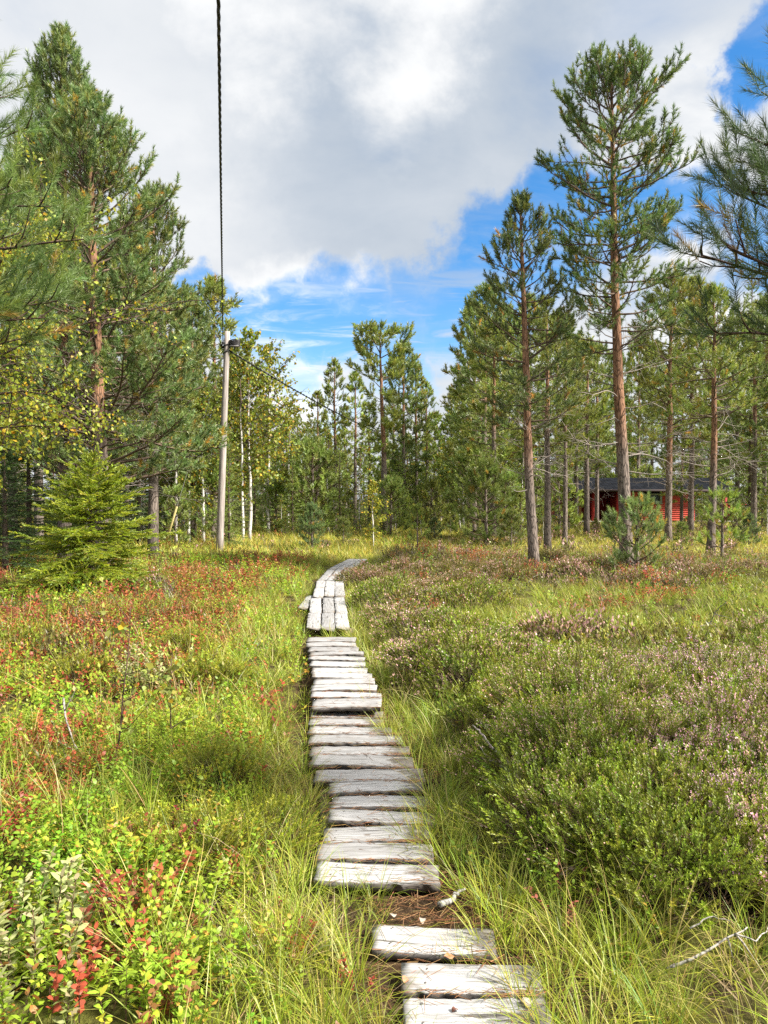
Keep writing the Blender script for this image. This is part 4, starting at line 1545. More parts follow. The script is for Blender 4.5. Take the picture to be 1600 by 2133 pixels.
for px, Y, top, v, lab in ((650, 23.5, 1050, 0, 'rounded bluish young pine left of the far end of the boardwalk'),
                           (715, 26, 1076, 1, 'small light green young pine behind the far end of the boardwalk'),
                           (870, 17.5, 1052, 2, 'spindly young pine with thin bare stem right of the path bend'),
                           (1013, 25, 955, 1, 'pale slender young pine with yellow tip left of the slim pine'),
                           (595, 30, 1075, 1, 'young pine at the forest edge right of the white birch trunk'),
                           (1065, 24, 1060, 1, 'light green young pine beside the slim pine trunk'),
                                           (1560, 25, 1070, 0, 'young pine below the right end of the cabin railing'),
                           (905, 28, 1078, 0, 'low young pine on the far meadow under the grey pole'),
                           (1420, 24, 1085, 1, 'low young pine in front of the red cabin wall')):
    h = hgt(px, Y, top)
    plant('young_pine', yp[v], put(px, Y), lab, group='young trees', rz=rtree.uniform(0, 6.28), sc=(h / 2 * 1.05, h / 2 * 1.05, h / 2))

# ------------------------------------------------------------------ forest behind the bog
GB = [(.21, .29, .075), (.25, .33, .08), (.18, .255, .075), (.29, .34, .07)]
GB2 = [(.27, .34, .065), (.32, .38, .07), (.23, .31, .065), (.37, .40, .07)]
pb = []
for i, (cb, w, cols) in enumerate([(3.0, 1.35, GB), (2.6, 1.2, GB2), (3.4, 1.5, GB2), (1.6, 1.25, GB), (2.0, 1.1, G2)]):
    pb.append(make_pine(50 + i, 10.0, .12, [(cb - .6, w * .6), (cb + .6, w), (7, w * .85), (8.8, w * .5), (10, .12)], cb, ws=.5, nb=4, tmpl=TUFT_B, cols=cols, orange=(4, 6), dead=(1.2, cb + .4), nd=16, deadlen=1.1,
                        dens=4.6, ts=1.15, tspace=.17, up=.6, el=((0, -4), (.5, 10), (1, 56)), old=OLD, oldp=.03))
for i in range(2):
    pb.append(make_pine(57 + i, 10.0, .11, [(2.6, .6), (3.6, .95), (6.5, .72), (8.6, .36), (10, .06)], 2.8, ws=.5, nb=4, tmpl=TUFT_B, cols=GB2, orange=(4, 6), dead=(1.2, 3), nd=12, deadlen=.9,
                        dens=4.2, ts=.95, tspace=.19, up=.6, el=((0, -4), (.5, 12), (1, 58)), old=OLD, oldp=.03, tip=.40))
flat = make_pine(60, 10.0, .15, [(3.5, .5), (5, 1.0), (6, .8), (7.3, 1.5), (8.6, 1.75), (9.5, 1.2), (10, .5)], 3.8, ws=.55, nb=4, lean=[(0, .1), (4, .05), (7, -.1), (10, -.25)], tmpl=TUFT_B, cols=GB2, orange=(3, 4.6),
                 dead=(2, 5), nd=8, dens=5, ts=1.15, tspace=.15, el=((0, 5), (.6, 15), (1, 35)), inner=.45, tip=1.0)
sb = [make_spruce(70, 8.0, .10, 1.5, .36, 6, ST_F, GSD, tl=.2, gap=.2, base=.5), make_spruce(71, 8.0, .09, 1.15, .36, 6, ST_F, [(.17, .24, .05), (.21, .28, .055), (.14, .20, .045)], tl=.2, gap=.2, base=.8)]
bb = [make_birch(80, 8.0, .07, 2.0, 2.0, 54, BL_F, CB, nleaf=15), make_birch(81, 8.0, .06, 1.6, 1.5, 50, BL_F, CBG, nleaf=14), make_birch(82, 3.0, .02, .4, .7, 26, BL_M, CBG, nleaf=9)]

plant('pine_tree', flat, put(797, 34), 'pine with tall orange trunk and flat topped crown in the middle of the forest edge', group='forest pines', sc=(1.05, 1.05, hgt(797, 34, 668) / 10))
forest = [  # px, distance, top row, kind, variant, label
    (697, 38, 733, 'p', 5, 'narrow pointed pine left of the flat topped pine'), (660, 40, 803, 'p', 6, 'slim pointed pine at the left of the middle gap'),
    (638, 43, 870, 'p', 5, None), (740, 38, 762, 'p', 6, 'pine with thin dark trunk just left of the flat topped pine'), (768, 41, 830, 'p', 5, None), (842, 40, 700, 'p', 3, 'columnar pine right behind the flat topped pine'),
    (868, 41, 745, 'p', 6, 'narrow pine second right of the flat topped pine'), (888, 42, 782, 'p', 5, 'pine at the right end of the middle clump'), (905, 47, 850, 'p', 1, None), (720, 50, 850, 'p', 6, None), (820, 50, 800, 'p', 5, None), (682, 52, 880, 'p', 6, None), (935, 52, 905, 'b', 1, None),
    (590, 44, 890, 'p', 1, None), (612, 47, 900, 'p', 4, None), (560, 46, 830, 'p', 3, None), (447, 31, 560, 'p', 2, 'pine whose yellowish top shows behind the upper end of the wooden pole'),
    (402, 27, 600, 'p', 4, 'pine behind the white birch stems left of the wooden pole'), (480, 40, 760, 'p', 1, None), (340, 31, 570, 'p', 0, None), (262, 26, 440, 'p', 4, None), (80, 23, 260, 'p', 4, None), (30, 21, 330, 'p', 0, None), (-45, 19, 300, 'p', 4, None),
    (150, 27, 400, 'p', 2, None), (-110, 24, 420, 'p', 0, None), (10, 30, 500, 'p', 2, None), (380, 36, 700, 'p', 3, None), (200, 33, 520, 'p', 1, None),
    (988, 33, 610, 'p', 1, 'pine at the left edge of the right-hand forest'), (1012, 31, 575, 'p', 0, None), (1028, 28, 650, 'p', 2, 'pine with reddish trunk behind the pale slender young pine'), (1052, 37, 620, 'p', 3, None), (1000, 39, 700, 'p', 1, None), (962, 43, 770, 'p', 3, None), (940, 47, 850, 'p', 1, None),
    (1200, 40, 690, 'p', 1, None), (1243, 45, 700, 'p', 0, None), (1330, 58, 690, 'p', 2, None), (1100, 41, 600, 'p', 3, None), (1160, 46, 640, 'p', 2, None), (1440, 34, 560, 'p', 2, 'broad warm green pine right of the tallest pine'), (1500, 60, 680, 'p', 2, None), (1535, 38, 640, 'p', 1, None),
    (1592, 40, 600, 'p', 0, None), (1360, 62, 700, 'p', 0, None), (1640, 33, 560, 'p', 2, None), (1700, 28, 500, 'p', 1, None), (1760, 36, 560, 'p', 0, None), (1420, 64, 720, 'p', 3, None), (1285, 60, 720, 'p', 0, None), (1600, 62, 700, 'p', 3, None), (1571, 30, 640, 'p', 0, 'grey trunked pine beside the right end of the red railing'),
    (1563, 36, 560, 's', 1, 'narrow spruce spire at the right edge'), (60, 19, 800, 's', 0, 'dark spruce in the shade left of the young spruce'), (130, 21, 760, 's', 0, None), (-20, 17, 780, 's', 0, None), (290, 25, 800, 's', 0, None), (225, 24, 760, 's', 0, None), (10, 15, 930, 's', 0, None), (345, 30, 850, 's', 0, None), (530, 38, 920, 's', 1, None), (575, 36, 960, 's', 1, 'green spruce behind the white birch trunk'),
    (425, 38, 850, 's', 0, None), (480, 42, 900, 's', 0, None),
    (1420, 41, 880, 'p', 1, None),
    (1490, 52, 830, 'p', 3, None),
    (519, 28, 690, 'b', 0, 'birch with white trunk and yellowing crown right of the wooden pole'), (560, 33, 720, 'b', 0, 'birch with rounded yellowing crown at the forest edge'), (506, 27.5, 740, 'b', 1, None), (366, 25, 760, 'b', 1, 'thin white birch stem by the yellow stay guard'), (393, 26, 740, 'b', 1, 'second thin white birch stem right of the yellow stay guard'), (424, 26, 780, 'b', 1, 'thin white birch stem just left of the wooden pole'),
    (965, 36, 800, 'b', 1, 'birch with crooked dark mottled trunk right of the grey pole'), (300, 28, 700, 'b', 0, None), (600, 38, 830, 'b', 1, None), (480, 34, 800, 'b', 0, None), (1085, 40, 850, 'b', 1, None)]
GEN = {'p': ('pine_tree', 'pine in the forest behind the bog, trunk and crown half hidden by nearer trees', 'forest pines'),
       's': ('spruce_tree', 'dark spruce in the shaded forest behind the bog', 'forest spruces'),
       'b': ('birch_tree', 'birch among the conifers of the forest edge, yellow green leaves', 'forest birches')}
for px, Y, top, k, v, lab in forest:
    h = hgt(px, Y, top)
    src = {'p': pb, 's': sb, 'b': bb}[k][v]
    base_h = 10.0 if k == 'p' else 8.0
    s = h / base_h
    w = .45 * s + .55
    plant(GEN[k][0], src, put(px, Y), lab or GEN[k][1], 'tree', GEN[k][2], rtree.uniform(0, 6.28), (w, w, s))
# the deeper forest
for i in range(115):
    px, Y = rtree.uniform(-350, 1950), rtree.uniform(50, 84)
    if (900 < px < 950 and rtree.uniform() < .8) or (600 < px < 960 and rtree.uniform() < .35):
        continue
    k = 'p' if rtree.uniform() < .6 else ('s' if rtree.uniform() < .8 else 'b')
    h = rtree.uniform(6.5, 10.5) * (.85 if 600 < px < 960 else 1.05)
    src = {'p': pb, 's': sb, 'b': bb}[k][rtree.integers(0, {'p': 7, 's': 2, 'b': 2}[k])]
    s = h / (10.0 if k == 'p' else 8.0)
    x = at(px, Y)
    if 8 < x < 28 and Y < 57:
        continue
    plant(GEN[k][0], src, (x, Y, gzf(x, Y) - .05), GEN[k][1], 'tree', GEN[k][2], rtree.uniform(0, 6.28), (.5 * s + .55, .5 * s + .55, s))
ypf = [make_pine(130 + i, 2.0, .03, [(0, .62), (.8, .62), (1.5, .38), (2, .08)], .15, ws=.30, nb=5, tmpl=TUFT_B, cols=c, ts=.62, dens=5, el=((0, 8), (.6, 28), (1, 62)), inner=.35, orange=(9, 10), tspace=.17, wob=.02)
       for i, c in enumerate(([(.30, .38, .09), (.35, .42, .10), (.26, .34, .08)], [(.36, .42, .08), (.42, .46, .09), (.30, .37, .08)]))]
sbf = make_spruce(72, 8.0, .09, 1.5, .42, 6, ST_F, [(.22, .31, .05), (.27, .36, .055), (.18, .26, .05)], tl=.2, gap=.24, base=.3)
# undergrowth: saplings at the forest edge
for i in range(160):
    px, Y = rtree.uniform(-150, 1750), rtree.uniform(29, 52)
    if i > 110:
        px = rtree.uniform(470, 1150)
    x = at(px, Y)
    if 1110 < px < 1640:
        continue
    u = rtree.uniform()
    h = rtree.uniform(1.0, 3.4) if i < 110 else rtree.uniform(1.6, 4.6)
    if px < 480:
        Y = Y * .75
        x = at(px, Y)
    rz = rtree.uniform(0, 6.28)
    if u < .4:
        plant('young_pine', ypf[rtree.integers(0, 2)], (x, Y, gzf(x, Y) - .03), 'low green young pine in the undergrowth at the forest edge', 'tree', 'undergrowth pines', rz, (h / 2, h / 2, h / 2))
    elif u < .7:
        plant('spruce_tree', sbf, (x, Y, gzf(x, Y) - .03), 'low green young spruce in the undergrowth at the forest edge', 'tree', 'undergrowth spruces', rz, (h / 7, h / 7, h / 8))
    else:
        plant('birch_sapling', bb[2], (x, Y, gzf(x, Y) - .03), 'leafy birch sapling in the undergrowth at the forest edge', 'tree', 'undergrowth birches', rz, (h / 3, h / 3, h / 3))
for px, Y, h, u in ((1052, 27, 2.6, 0), (1070, 30, 3.0, 2), (1085, 26, 1.9, 1), (1120, 31, 2.8, 0), (1150, 29, 2.2, 2), (1165, 34, 3.2, 1), (1130, 27, 1.3, 2), (1035, 31, 2.2, 1), (1185, 37, 1.5, 1), (1205, 39, .7, 0), (1240, 40, .7, 1), (1262, 37, .6, 0),
                    (1312, 38, .7, 0), (1432, 36, .8, 0), (1462, 40, 1.3, 1), (1535, 33, 1.5, 0), (1575, 38, 2.4, 1), (1600, 30, 2.0, 2), (1620, 36, 2.6, 0), (1590, 41, 3.0, 1), (1545, 42, 1.7, 2)):
    x = at(px, Y)
    rz = rtree.uniform(0, 6.28)
    if u < 2:
        plant('young_pine', ypf[u], (x, Y, gzf(x, Y) - .03), 'low light green young pine among the trunks around the red cabin', 'tree', 'young pines by the cabin', rz, (h / 2, h / 2, h / 2))
    else:
        plant('birch_sapling', bb[2], (x, Y, gzf(x, Y) - .03), 'leafy birch sapling among the trunks around the red cabin', 'tree', 'birch saplings by the cabin', rz, (h / 3, h / 3, h / 3))
for i in range(26):
    px, Y = 1000 + i * 26 + rtree.uniform(-12, 12), rtree.uniform(54, 60)
    x = at(px, Y)
    h = rtree.uniform(3.2, 5.2)
    if i % 3:
        plant('young_pine', ypf[i % 2], (x, Y, gzf(x, Y) - .03), 'light green young pine filling the wood behind the cabin', 'tree', 'young pines behind the cabin', rtree.uniform(0, 6.28), (h / 2.3, h / 2.3, h / 2))
    else:
        plant('birch_tree', bb[1], (x, Y, gzf(x, Y) - .03), 'yellow green birch filling the wood behind the cabin', 'tree', 'birches behind the cabin', rtree.uniform(0, 6.28), (h / 7, h / 7, h / 8))
for i in range(14):
    px, Y = 1120 + i * 36 + rtree.uniform(-15, 15), rtree.uniform(58, 72)
    x = at(px, Y)
    h = rtree.uniform(4.5, 8)
    plant('spruce_tree', sbf, (x, Y, gzf(x, Y) - .05), 'green spruce far behind the red cabin', 'tree', 'spruces behind the cabin', rtree.uniform(0, 6.28), (h / 7, h / 7, h / 8))
plant('birch_sapling', make_birch(83, hgt(778, 25, 1000), .02, .15, .6, 34, BL_M, [(.36, .36, .04), (.44, .40, .04), (.28, .32, .04)], nleaf=12), put(778, 25),
      'yellow leaved birch bush before the flat topped pine', group='young trees')

# ------------------------------------------------------------------ trees leaning into the frame
def near_pine(seed, base, H, r0, tips, cols, lean=None, ts=1.0, sub=.40, dens=7):
    """a pine just outside the frame; tips are the world points its visible branches reach"""
    t = Tree(seed)
    r = t.r
    z = np.linspace(-.05, H, 14)
    x = np.interp(z, [q[0] for q in lean], [q[1] for q in lean]) if lean else np.zeros(14)
    P = np.stack([x, np.cumsum(r.normal(0, .01, 14)), z], 1)
    trunk_tube(t, P, r0, 2.5, 4.0)
    b = np.array(base)
    for tip in tips:
        q = np.array(tip) - b
        L0 = math.hypot(q[0], q[1])
        z0 = max(.5, min(H - .1, q[2] - .28 * L0))
        s = np.array([np.interp(z0, z, P[:, 0]), 0, z0])
        d = q - s
        L = np.linalg.norm(d)
        d = d / L
        pine_branch(t, s, d - UP * .06, L, .008 + .006 * L, dens, .18, .38, ts, sub, np.array([.10, .065, .05]), tspace=.13, sides=6)
    # crown above and away from the frame
    sgn = 1 if base[0] > 0 else -1
    for i in range(16):
        zz = H * r.uniform(.45, .98)
        a = r.uniform(-.8, .5)
        d = np.array([sgn * math.cos(a), math.sin(a), .5])
        pine_branch(t, np.array([np.interp(zz, z, P[:, 0]), 0, zz]), d, (H - zz) * .4 + .4, .014, 4, .6, .4, ts, sub, np.array([.10, .065, .05]))
    for i in range(18):
        zz = H * r.uniform(.55, .98)
        a = r.uniform(0, 6.28)
        pine_branch(t, np.array([np.interp(zz, z, P[:, 0]), 0, zz]), np.array([math.cos(a), math.sin(a), .6]), (H - zz) * .18 + .28, .008, 8, .5, .25, ts, .3, np.array([.10, .065, .05]))
    for i in range(4):
        t.tuft(P[-1] - UP * .05 * i, UP + r.normal(0, .3, 3), ts)
    return finish(t, TUFT_C, cols, OLD * .7, .025)


def w3(px, py, Y):
    x, z = at(px, Y, py)
    return (x, Y, z)


bR = (2.5, 3.15, gzf(2.5, 3.15))
GN = [(.075, .13, .042), (.09, .15, .045), (.06, .11, .04), (.115, .155, .038)]
plant('pine_tree', near_pine(91, bR, 3.7, .07, [w3(1575, 300, 3.0), w3(1545, 345, 2.9), w3(1525, 385, 3.1), w3(1460, 470, 3.0), w3(1500, 455, 3.25), w3(1470, 510, 2.95), w3(1540, 570, 3.1), w3(1620, 330, 3.3), w3(1600, 490, 2.8)],
                                    GN, ts=.98, sub=.20, dens=11), bR, 'pine at the right edge whose long needled branches hang into the picture', 'tree', 'pines leaning into view')
bL = (-3.3, 4.3, gzf(-3.3, 4.3))
GNL = [(.17, .28, .07), (.21, .33, .08), (.14, .24, .06), (.25, .34, .06)]
plant('pine_tree', near_pine(92, bL, 4.2, .08, [w3(-45, 45, 4.0), w3(-60, 120, 4.2), w3(-10, 200, 4.0), w3(20, 235, 4.3), w3(70, 290, 4.4), w3(120, 350, 4.1), w3(95, 385, 4.4), w3(10, 320, 4.0), w3(0, 420, 4.2), w3(10, 540, 3.9), w3(75, 610, 4.0), w3(100, 570, 4.5), w3(-10, 620, 4.1), w3(80, 710, 4.3), w3(20, 670, 4.0), w3(-20, 740, 4.3), w3(-20, 270, 4.5), w3(-20, 490, 4.4), w3(50, 500, 4.4), w3(90, 640, 4.2)],
                                    GNL, ts=1.05, sub=.25, dens=8), bL, 'pine at the left edge whose bright needled branches reach into the picture', 'tree', 'pines leaning into view')
plant('birch_tree', make_birch(93, 3.9, .06, 1.9, 2.0, 60, BL_N, CBY, nleaf=64, ls=.95, lean=[(0, 0), (3, .5), (5.6, 1.1)], white=False), (-4.9, 7.4, gzf(-4.9, 7.4)),
      'yellowing birch with dark branches at the left edge, before the big dense pines', 'tree', 'birches near the path')

# ------------------------------------------------------------------ power line
def build_pole(base, top, r0, r1, label, name='utility_pole', box_=True):
    root = empty(name, tuple(base))
    tag(root, label, 'pole', 'poles of the power line')
    b, t = np.zeros(3), np.array(top) - np.array(base)
    f = np.linspace(0, 1, 14)[:, None]
    P = b + (t - b) * f
    P[0] -= (t / np.linalg.norm(t)) * .1
    g = Geo()
    tube(g, P, r0 + (r1 - r0) * f[:, 0], 14, np.array([.35, .31, .29]))
    link('shaft', g.mesh('shaft', M_POLEWOOD, True), root)
    return root, t


poleB = np.array([*pix(457, 1150)[:2], 0.0])
poleB[2] = gzf(poleB[0], poleB[1]) - .05
Yp = poleB[1]
poleT = np.array(w3(475, 692, Yp))
root, tt = build_pole(poleB, poleT, .115, .082, 'weathered wooden power pole carrying a black twisted cable, left of the boardwalk')
ax = tt / np.linalg.norm(tt)
Lp = np.linalg.norm(tt)
att = poleT - ax * .55            # where the cables meet the pole
g = Geo()
for dz in (.42, .62):
    c = ax * (Lp - dz)
    a = np.linspace(0, 2 * math.pi, 20)
    rr = .108
    tube(g, c + np.stack([np.cos(a) * rr, np.sin(a) * rr, .05 * np.cos(a)], 1), .014, 6, (.03, .03, .032), False)
link('cable_strap', g.mesh('cable_strap', M_CABLE), root)
g = Geo()
c = ax * (Lp - .36) + np.array([.24, -.02, 0])
for i in range(7):                 # ribbed coil of spare cable and its bracket
    a = np.linspace(0, 2 * math.pi, 22)
    tube(g, c + np.stack([np.cos(a) * .155, np.sin(a) * .10, np.full(22, .028 * i - .08) + .012 * np.sin(a * 3 + i)], 1), .016, 6, (.045, .042, .045), False)
link('cable_coil', g.mesh('cable_coil', M_CABLE), root)
g = Geo()
box(g, (-.13, -.11, -.105), (.13, .11, -.085), (.30, .29, .29), None, c)
box(g, (-.155, -.02, -.16), (-.12, .02, .10), (.22, .21, .21), None, c)
box(g, (-.02, -.02, -.19), (.02, .02, -.105), (.10, .10, .10), None, c)
link('bracket', g.mesh('bracket', M_PLAIN), root)
g = Geo()
rr = np.random.default_rng(6)
cc_ = ax * (Lp - .42) + np.array([-.13, -.06, .0])
for i in range(6):                 # tension clamp, a knot of short loops and clips
    a = np.linspace(0, 2 * math.pi, 12)
    o = rr.normal(0, .03, 3)
    tube(g, cc_ + o + np.stack([np.cos(a) * .05, np.sin(a) * .04, np.sin(a + i) * .05], 1), .013, 5, (.025, .025, .028), False)
link('tension_clamp', g.mesh('tension_clamp', M_CABLE), root)


def twisted(name, P, r, label, pitch=.45, strands=3, sides=6):
    """strands wound around the line P"""
    P = np.array(P)
    seg = np.linalg.norm(np.diff(P, axis=0), axis=1)
    s = np.concatenate([[0], np.cumsum(seg)])
    n = int(s[-1] / (pitch / 7)) + 2
    ss = np.linspace(0, s[-1], n)
    Q = np.stack([np.interp(ss, s, P[:, i]) for i in range(3)], 1)
    tg = norm(np.gradient(Q, axis=0))
    x = norm(np.cross(tg, UP))
    y = np.cross(x, tg)
    g = Geo()
    for k in range(strands):
        ph = ss / pitch * 2 * math.pi + k * 2 * math.pi / strands
        W = Q + (np.cos(ph)[:, None] * x + np.sin(ph)[:, None] * y) * r * .62
        tube(g, W, r * .62, sides, (.018, .018, .020))
    o = link(name, g.mesh(name, M_CABLE, True))
    tag(o, label, 'cable', 'cables of the power line')
    return o


A0 = np.array(w3(466, 716, Yp - .12))
A1 = np.array(w3(459, -10, 5.45))
dirc = A1 - A0
pts = []
for u in np.linspace(0, 2.0, 90):
    p = A0 + dirc * u
    p[2] -= .28 * u * (2.0 - u)        # a light sag towards the next pole behind the photographer
    p[2] += .28 * u * .95 if False else 0
    pts.append(p)
corr = A1[2] - (A0[2] + dirc[2] - .28)
for i, u in enumerate(np.linspace(0, 2.0, 90)):
    pts[i][2] += corr * u
twisted('power_cable', pts, .0130, 'black twisted cable running overhead from the near pole to the top of the picture')

p2B = np.array([at(917, 55), 55, 0.0])
p2B[2] = gzf(p2B[0], 55) - .05
p2T = np.array(w3(915, 930, 55))
root2, t2 = build_pole(p2B, p2T, .15, .11, 'far grey power pole at the forest edge beyond the meadow')
g = Geo()
box(g, (-.1, -.2, -.06), (.1, -.1, .06), (.04, .04, .04), None, t2 - UP * .35)
link('tension_clamp', g.mesh('tension_clamp', M_CABLE), root2)
B0 = np.array(w3(481, 733, Yp + .02))
B1 = p2T - UP * .35
pts = []
for u in np.linspace(0, 1, 60):
    p = B0 + (B1 - B0) * u
    p[2] -= 4 * u * (1 - u) * .55
    pts.append(p)
twisted('power_cable', pts, .026, 'black cable sloping down from the near pole to the far grey pole', pitch=.6, strands=2, sides=5)

# stay wire with its yellow guard
gB = np.array([*pix(342, 1146)[:2], 0])
gB[2] = gzf(gB[0], gB[1])
stT = poleT - ax * .60 + np.array([-.08, 0, 0])
st = empty('stay_wire', tuple(gB))
tag(st, 'thin stay wire with yellow guard sleeve slanting to the near pole top', 'wire')
g = Geo()
tube(g, np.array([[0, 0, -.1], *(np.array([(stT - gB) * u for u in np.linspace(.1, 1, 8)]))]), .007, 5, (.55, .56, .55))
link('wire', g.mesh('wire', M_PLAIN), st)
g = Geo()
dd = (stT - gB)
f1 = 1.42 / np.linalg.norm(dd)
tube(g, np.array([dd * 0.02, dd * f1 * .5, dd * f1]), .032, 10, (.66, .56, .24))
link('guard_sleeve', g.mesh('guard_sleeve', M_PLAIN, True), st)


# ------------------------------------------------------------------ the red cabin
def build_cabin():
    Y0 = 47.0

    def X(px):
        return at(px, Y0)
    base_z = .12
    rx = X(1180)
    root = empty('cabin', (rx, Y0, base_z))
    tag(root, 'low red wooden cabin with dark tiled roof among the pine trunks', 'cabin')
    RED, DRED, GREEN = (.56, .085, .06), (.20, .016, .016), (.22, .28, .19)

    def lx(px):
        return X(px) - rx
    z0, ze, zr = .12, 2.08, 2.90
    # front wall of lapped boards
    g = Geo()
    n = 15
    hh = (ze - z0) / n
    wx0, wx1 = lx(1331), lx(1377)
    wz0, wz1 = 1.28, 1.84
    for i in range(n):
        a = z0 + i * hh
        m = np.array([[1, 0, 0], [0, 1, 0], [0, 0, 1.0]])
        spans = [(lx(1290), lx(1447))]
        if a + hh > wz0 and a < wz1:
            spans = [(lx(1290), wx0), (wx1, lx(1447))]
        for s0, s1 in spans:
            v = np.array([[s0, -.028, a], [s1, -.028, a], [s1, -.006, a + hh], [s0, -.006, a + hh], [s0, .05, a], [s1, .05, a], [s1, .05, a + hh], [s0, .05, a + hh]])
            t = np.array([[0, 1, 2], [0, 2, 3], [4, 6, 5], [4, 7, 6], [0, 4, 5], [0, 5, 1], [3, 2, 6], [3, 6, 7], [0, 3, 7], [0, 7, 4], [1, 5, 6], [1, 6, 2]])
            g.add(v, t, np.array(RED) * rtree.uniform(.88, 1.1))
    link('front_wall', g.mesh('front_wall', M_PLAIN), root)
    g = Geo()
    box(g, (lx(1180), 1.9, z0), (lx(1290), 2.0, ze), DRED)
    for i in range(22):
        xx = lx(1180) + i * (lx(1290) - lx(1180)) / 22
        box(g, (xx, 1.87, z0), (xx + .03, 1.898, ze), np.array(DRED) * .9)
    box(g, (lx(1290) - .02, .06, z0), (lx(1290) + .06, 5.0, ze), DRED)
    box(g, (lx(1178), 2.02, z0), (lx(1178) + .08, 5.0, ze), RED)
    box(g, (lx(1447) - .06, .06, z0), (lx(1447) + .02, 5.0, ze), RED)
    box(g, (lx(1178), 5.0, z0), (lx(1447), 5.1, ze), RED)
    link('porch_wall', g.mesh('porch_wall', M_PLAIN), root)
    # window
    g = Geo()
    fw = .09
    for (a, b, c, d) in ((wx0 - .05, wx1 + .05, wz1 - fw, wz1 + .02), (wx0 - .05, wx1 + .05, wz0 - .05, wz0 + fw), (wx0 - .05, wx0 + fw, wz0 + fw, wz1 - fw), (wx1 - fw, wx1 + .05, wz0 + fw, wz1 - fw), ((wx0 + wx1) / 2 - .03, (wx0 + wx1) / 2 + .03, wz0 + fw, wz1 - fw)):
        box(g, (a, -.06, c), (b, .03, d), GREEN)
    win = link('window', g.mesh('window', M_PLAIN), root)
    g = Geo()
    box(g, (wx0 + .02, .0, wz0 + .02), (wx1 - .02, .015, wz1 - .02), (.08, .10, .11))
    link('pane', g.mesh('pane', plain_mat('window_glass', .08, .05, 3, spec=.8)), win)
    g = Geo()
    box(g, (wx0 - .10, -.10, wz0 - .10), (wx1 + .10, .0, wz0 - .055), GREEN)
    link('sill', g.mesh('sill', M_PLAIN), win)
    # near-black panel painted as the unlit door opening behind the porch, and tan curtains
    g = Geo()
    box(g, (lx(1196), 1.84, z0 + .02), (lx(1222), 1.866, ze - .15), (.03, .028, .028))
    link('doorway_shade', g.mesh('doorway_shade', M_PLAIN), root)
    for a, b in ((1199, 1207), (1211, 1216)):
        g = Geo()
        nn = 14
        xx = np.linspace(lx(a), lx(b), nn)
        for i in range(nn - 1):
            y0_, y1_ = .55 + .03 * math.sin(i * 1.9), .55 + .03 * math.sin((i + 1) * 1.9)
            g.add([[xx[i], y0_, .3], [xx[i + 1], y1_, .3], [xx[i + 1], y1_, 1.6], [xx[i], y0_, 1.6]], [[0, 1, 2], [0, 2, 3]], (.60, .40, .20))
        link('curtain', g.mesh('curtain', M_PLAIN), root)
    # porch posts, floor, rail boards
    for a in (1183, 1236, 1287):
        g = Geo()
        box(g, (lx(a) - .09, -.05, z0 - .02), (lx(a) + .09, .13, ze), (.36, .03, .028))
        link('post', g.mesh('post', M_PLAIN), root)
    g = Geo()
    for i in range(16):
        box(g, (lx(1178), -.25 + i * .135, z0 - .07), (lx(1290) - .03, -.25 + i * .135 + .125, z0 - .022), np.array([.40, .38, .35]) * rtree.uniform(.85, 1.1))
    link('porch_floor', g.mesh('porch_floor', M_PLAIN), root)
    g = Geo()
    box(g, (lx(1178), -.22, -.25), (lx(1290), -.16, z0 - .075), (.06, .05, .045))
    box(g, (lx(1290), .02, -.25), (lx(1447), .05, z0 - .005), (.12, .11, .10))
    link('foundation', g.mesh('foundation', M_PLAIN), root)
    # roof with rows of tiles
    g = Geo()
    x0, x1 = lx(1172), lx(1524)
    ye, yr = -.38, 2.6
    rows = 13
    for side in (0, 1):
        for i in range(rows):
            f0, f1 = i / rows, (i + 1) / rows
            ya, yb = ye + (yr - ye) * f0, ye + (yr - ye) * f1
            za, zb = ze + (zr - ze) * f0, ze + (zr - ze) * f1
            if side:
                ya, yb = 2 * yr - ya, 2 * yr - yb
            nx = 44
            for j in range(nx):
                a, b = x0 + (x1 - x0) * j / nx, x0 + (x1 - x0) * (j + .94) / nx
                c = np.array([.013, .015, .020]) * rtree.uniform(.7, 1.35)
                v = [[a, ya, za + .05], [b, ya, za + .05], [b, yb, zb + .015], [a, yb, zb + .015], [a, ya, za - .02], [b, ya, za - .02]]
                g.add(v, [[0, 1, 2], [0, 2, 3], [4, 5, 1], [4, 1, 0]], c)
    box(g, (x0, ye + .02, ze - .06), (x1, yr * 2 - ye - .02, ze - .035), (.05, .03, .03))
    for xx in (x0 + .02, x1 - .06):
        g.add([[xx, ye + .1, ze - .03], [xx, 2 * yr - ye - .1, ze - .03], [xx, yr, zr - .03], [xx + .04, ye + .1, ze - .03], [xx + .04, 2 * yr - ye - .1, ze - .03], [xx + .04, yr, zr - .03]],
              [[0, 1, 2], [3, 5, 4]], DRED)
    rf = link('roof', g.mesh('roof', plain_mat('roof_tiles', .9, .3, 6, spec=.06)), root)
    g = Geo()
    box(g, (x0, ye - .03, ze - .14), (x1, ye, ze + .02), (.045, .03, .03))
    link('fascia', g.mesh('fascia', M_PLAIN), rf)
    # right deck: roof post and red board railing
    g = Geo()
    box(g, (lx(1511) - .10, -.05, -.2), (lx(1511) + .10, .15, ze - .06), (.30, .025, .025))
    link('post', g.mesh('post', M_PLAIN), root)
    g = Geo()
    for i in range(15):
        box(g, (lx(1450), -.3 + i * .15, .04), (lx(1566), -.3 + i * .15 + .14, .09), np.array([.36, .34, .32]) * rtree.uniform(.85, 1.1))
    link('deck', g.mesh('deck', M_PLAIN), root)
    g = Geo()
    xx = lx(1512)
    while xx < lx(1563):
        box(g, (xx, -.30, .12), (xx + .125, -.27, 1.12), np.array([.30, .026, .026]) * rtree.uniform(.85, 1.1))
        xx += .15
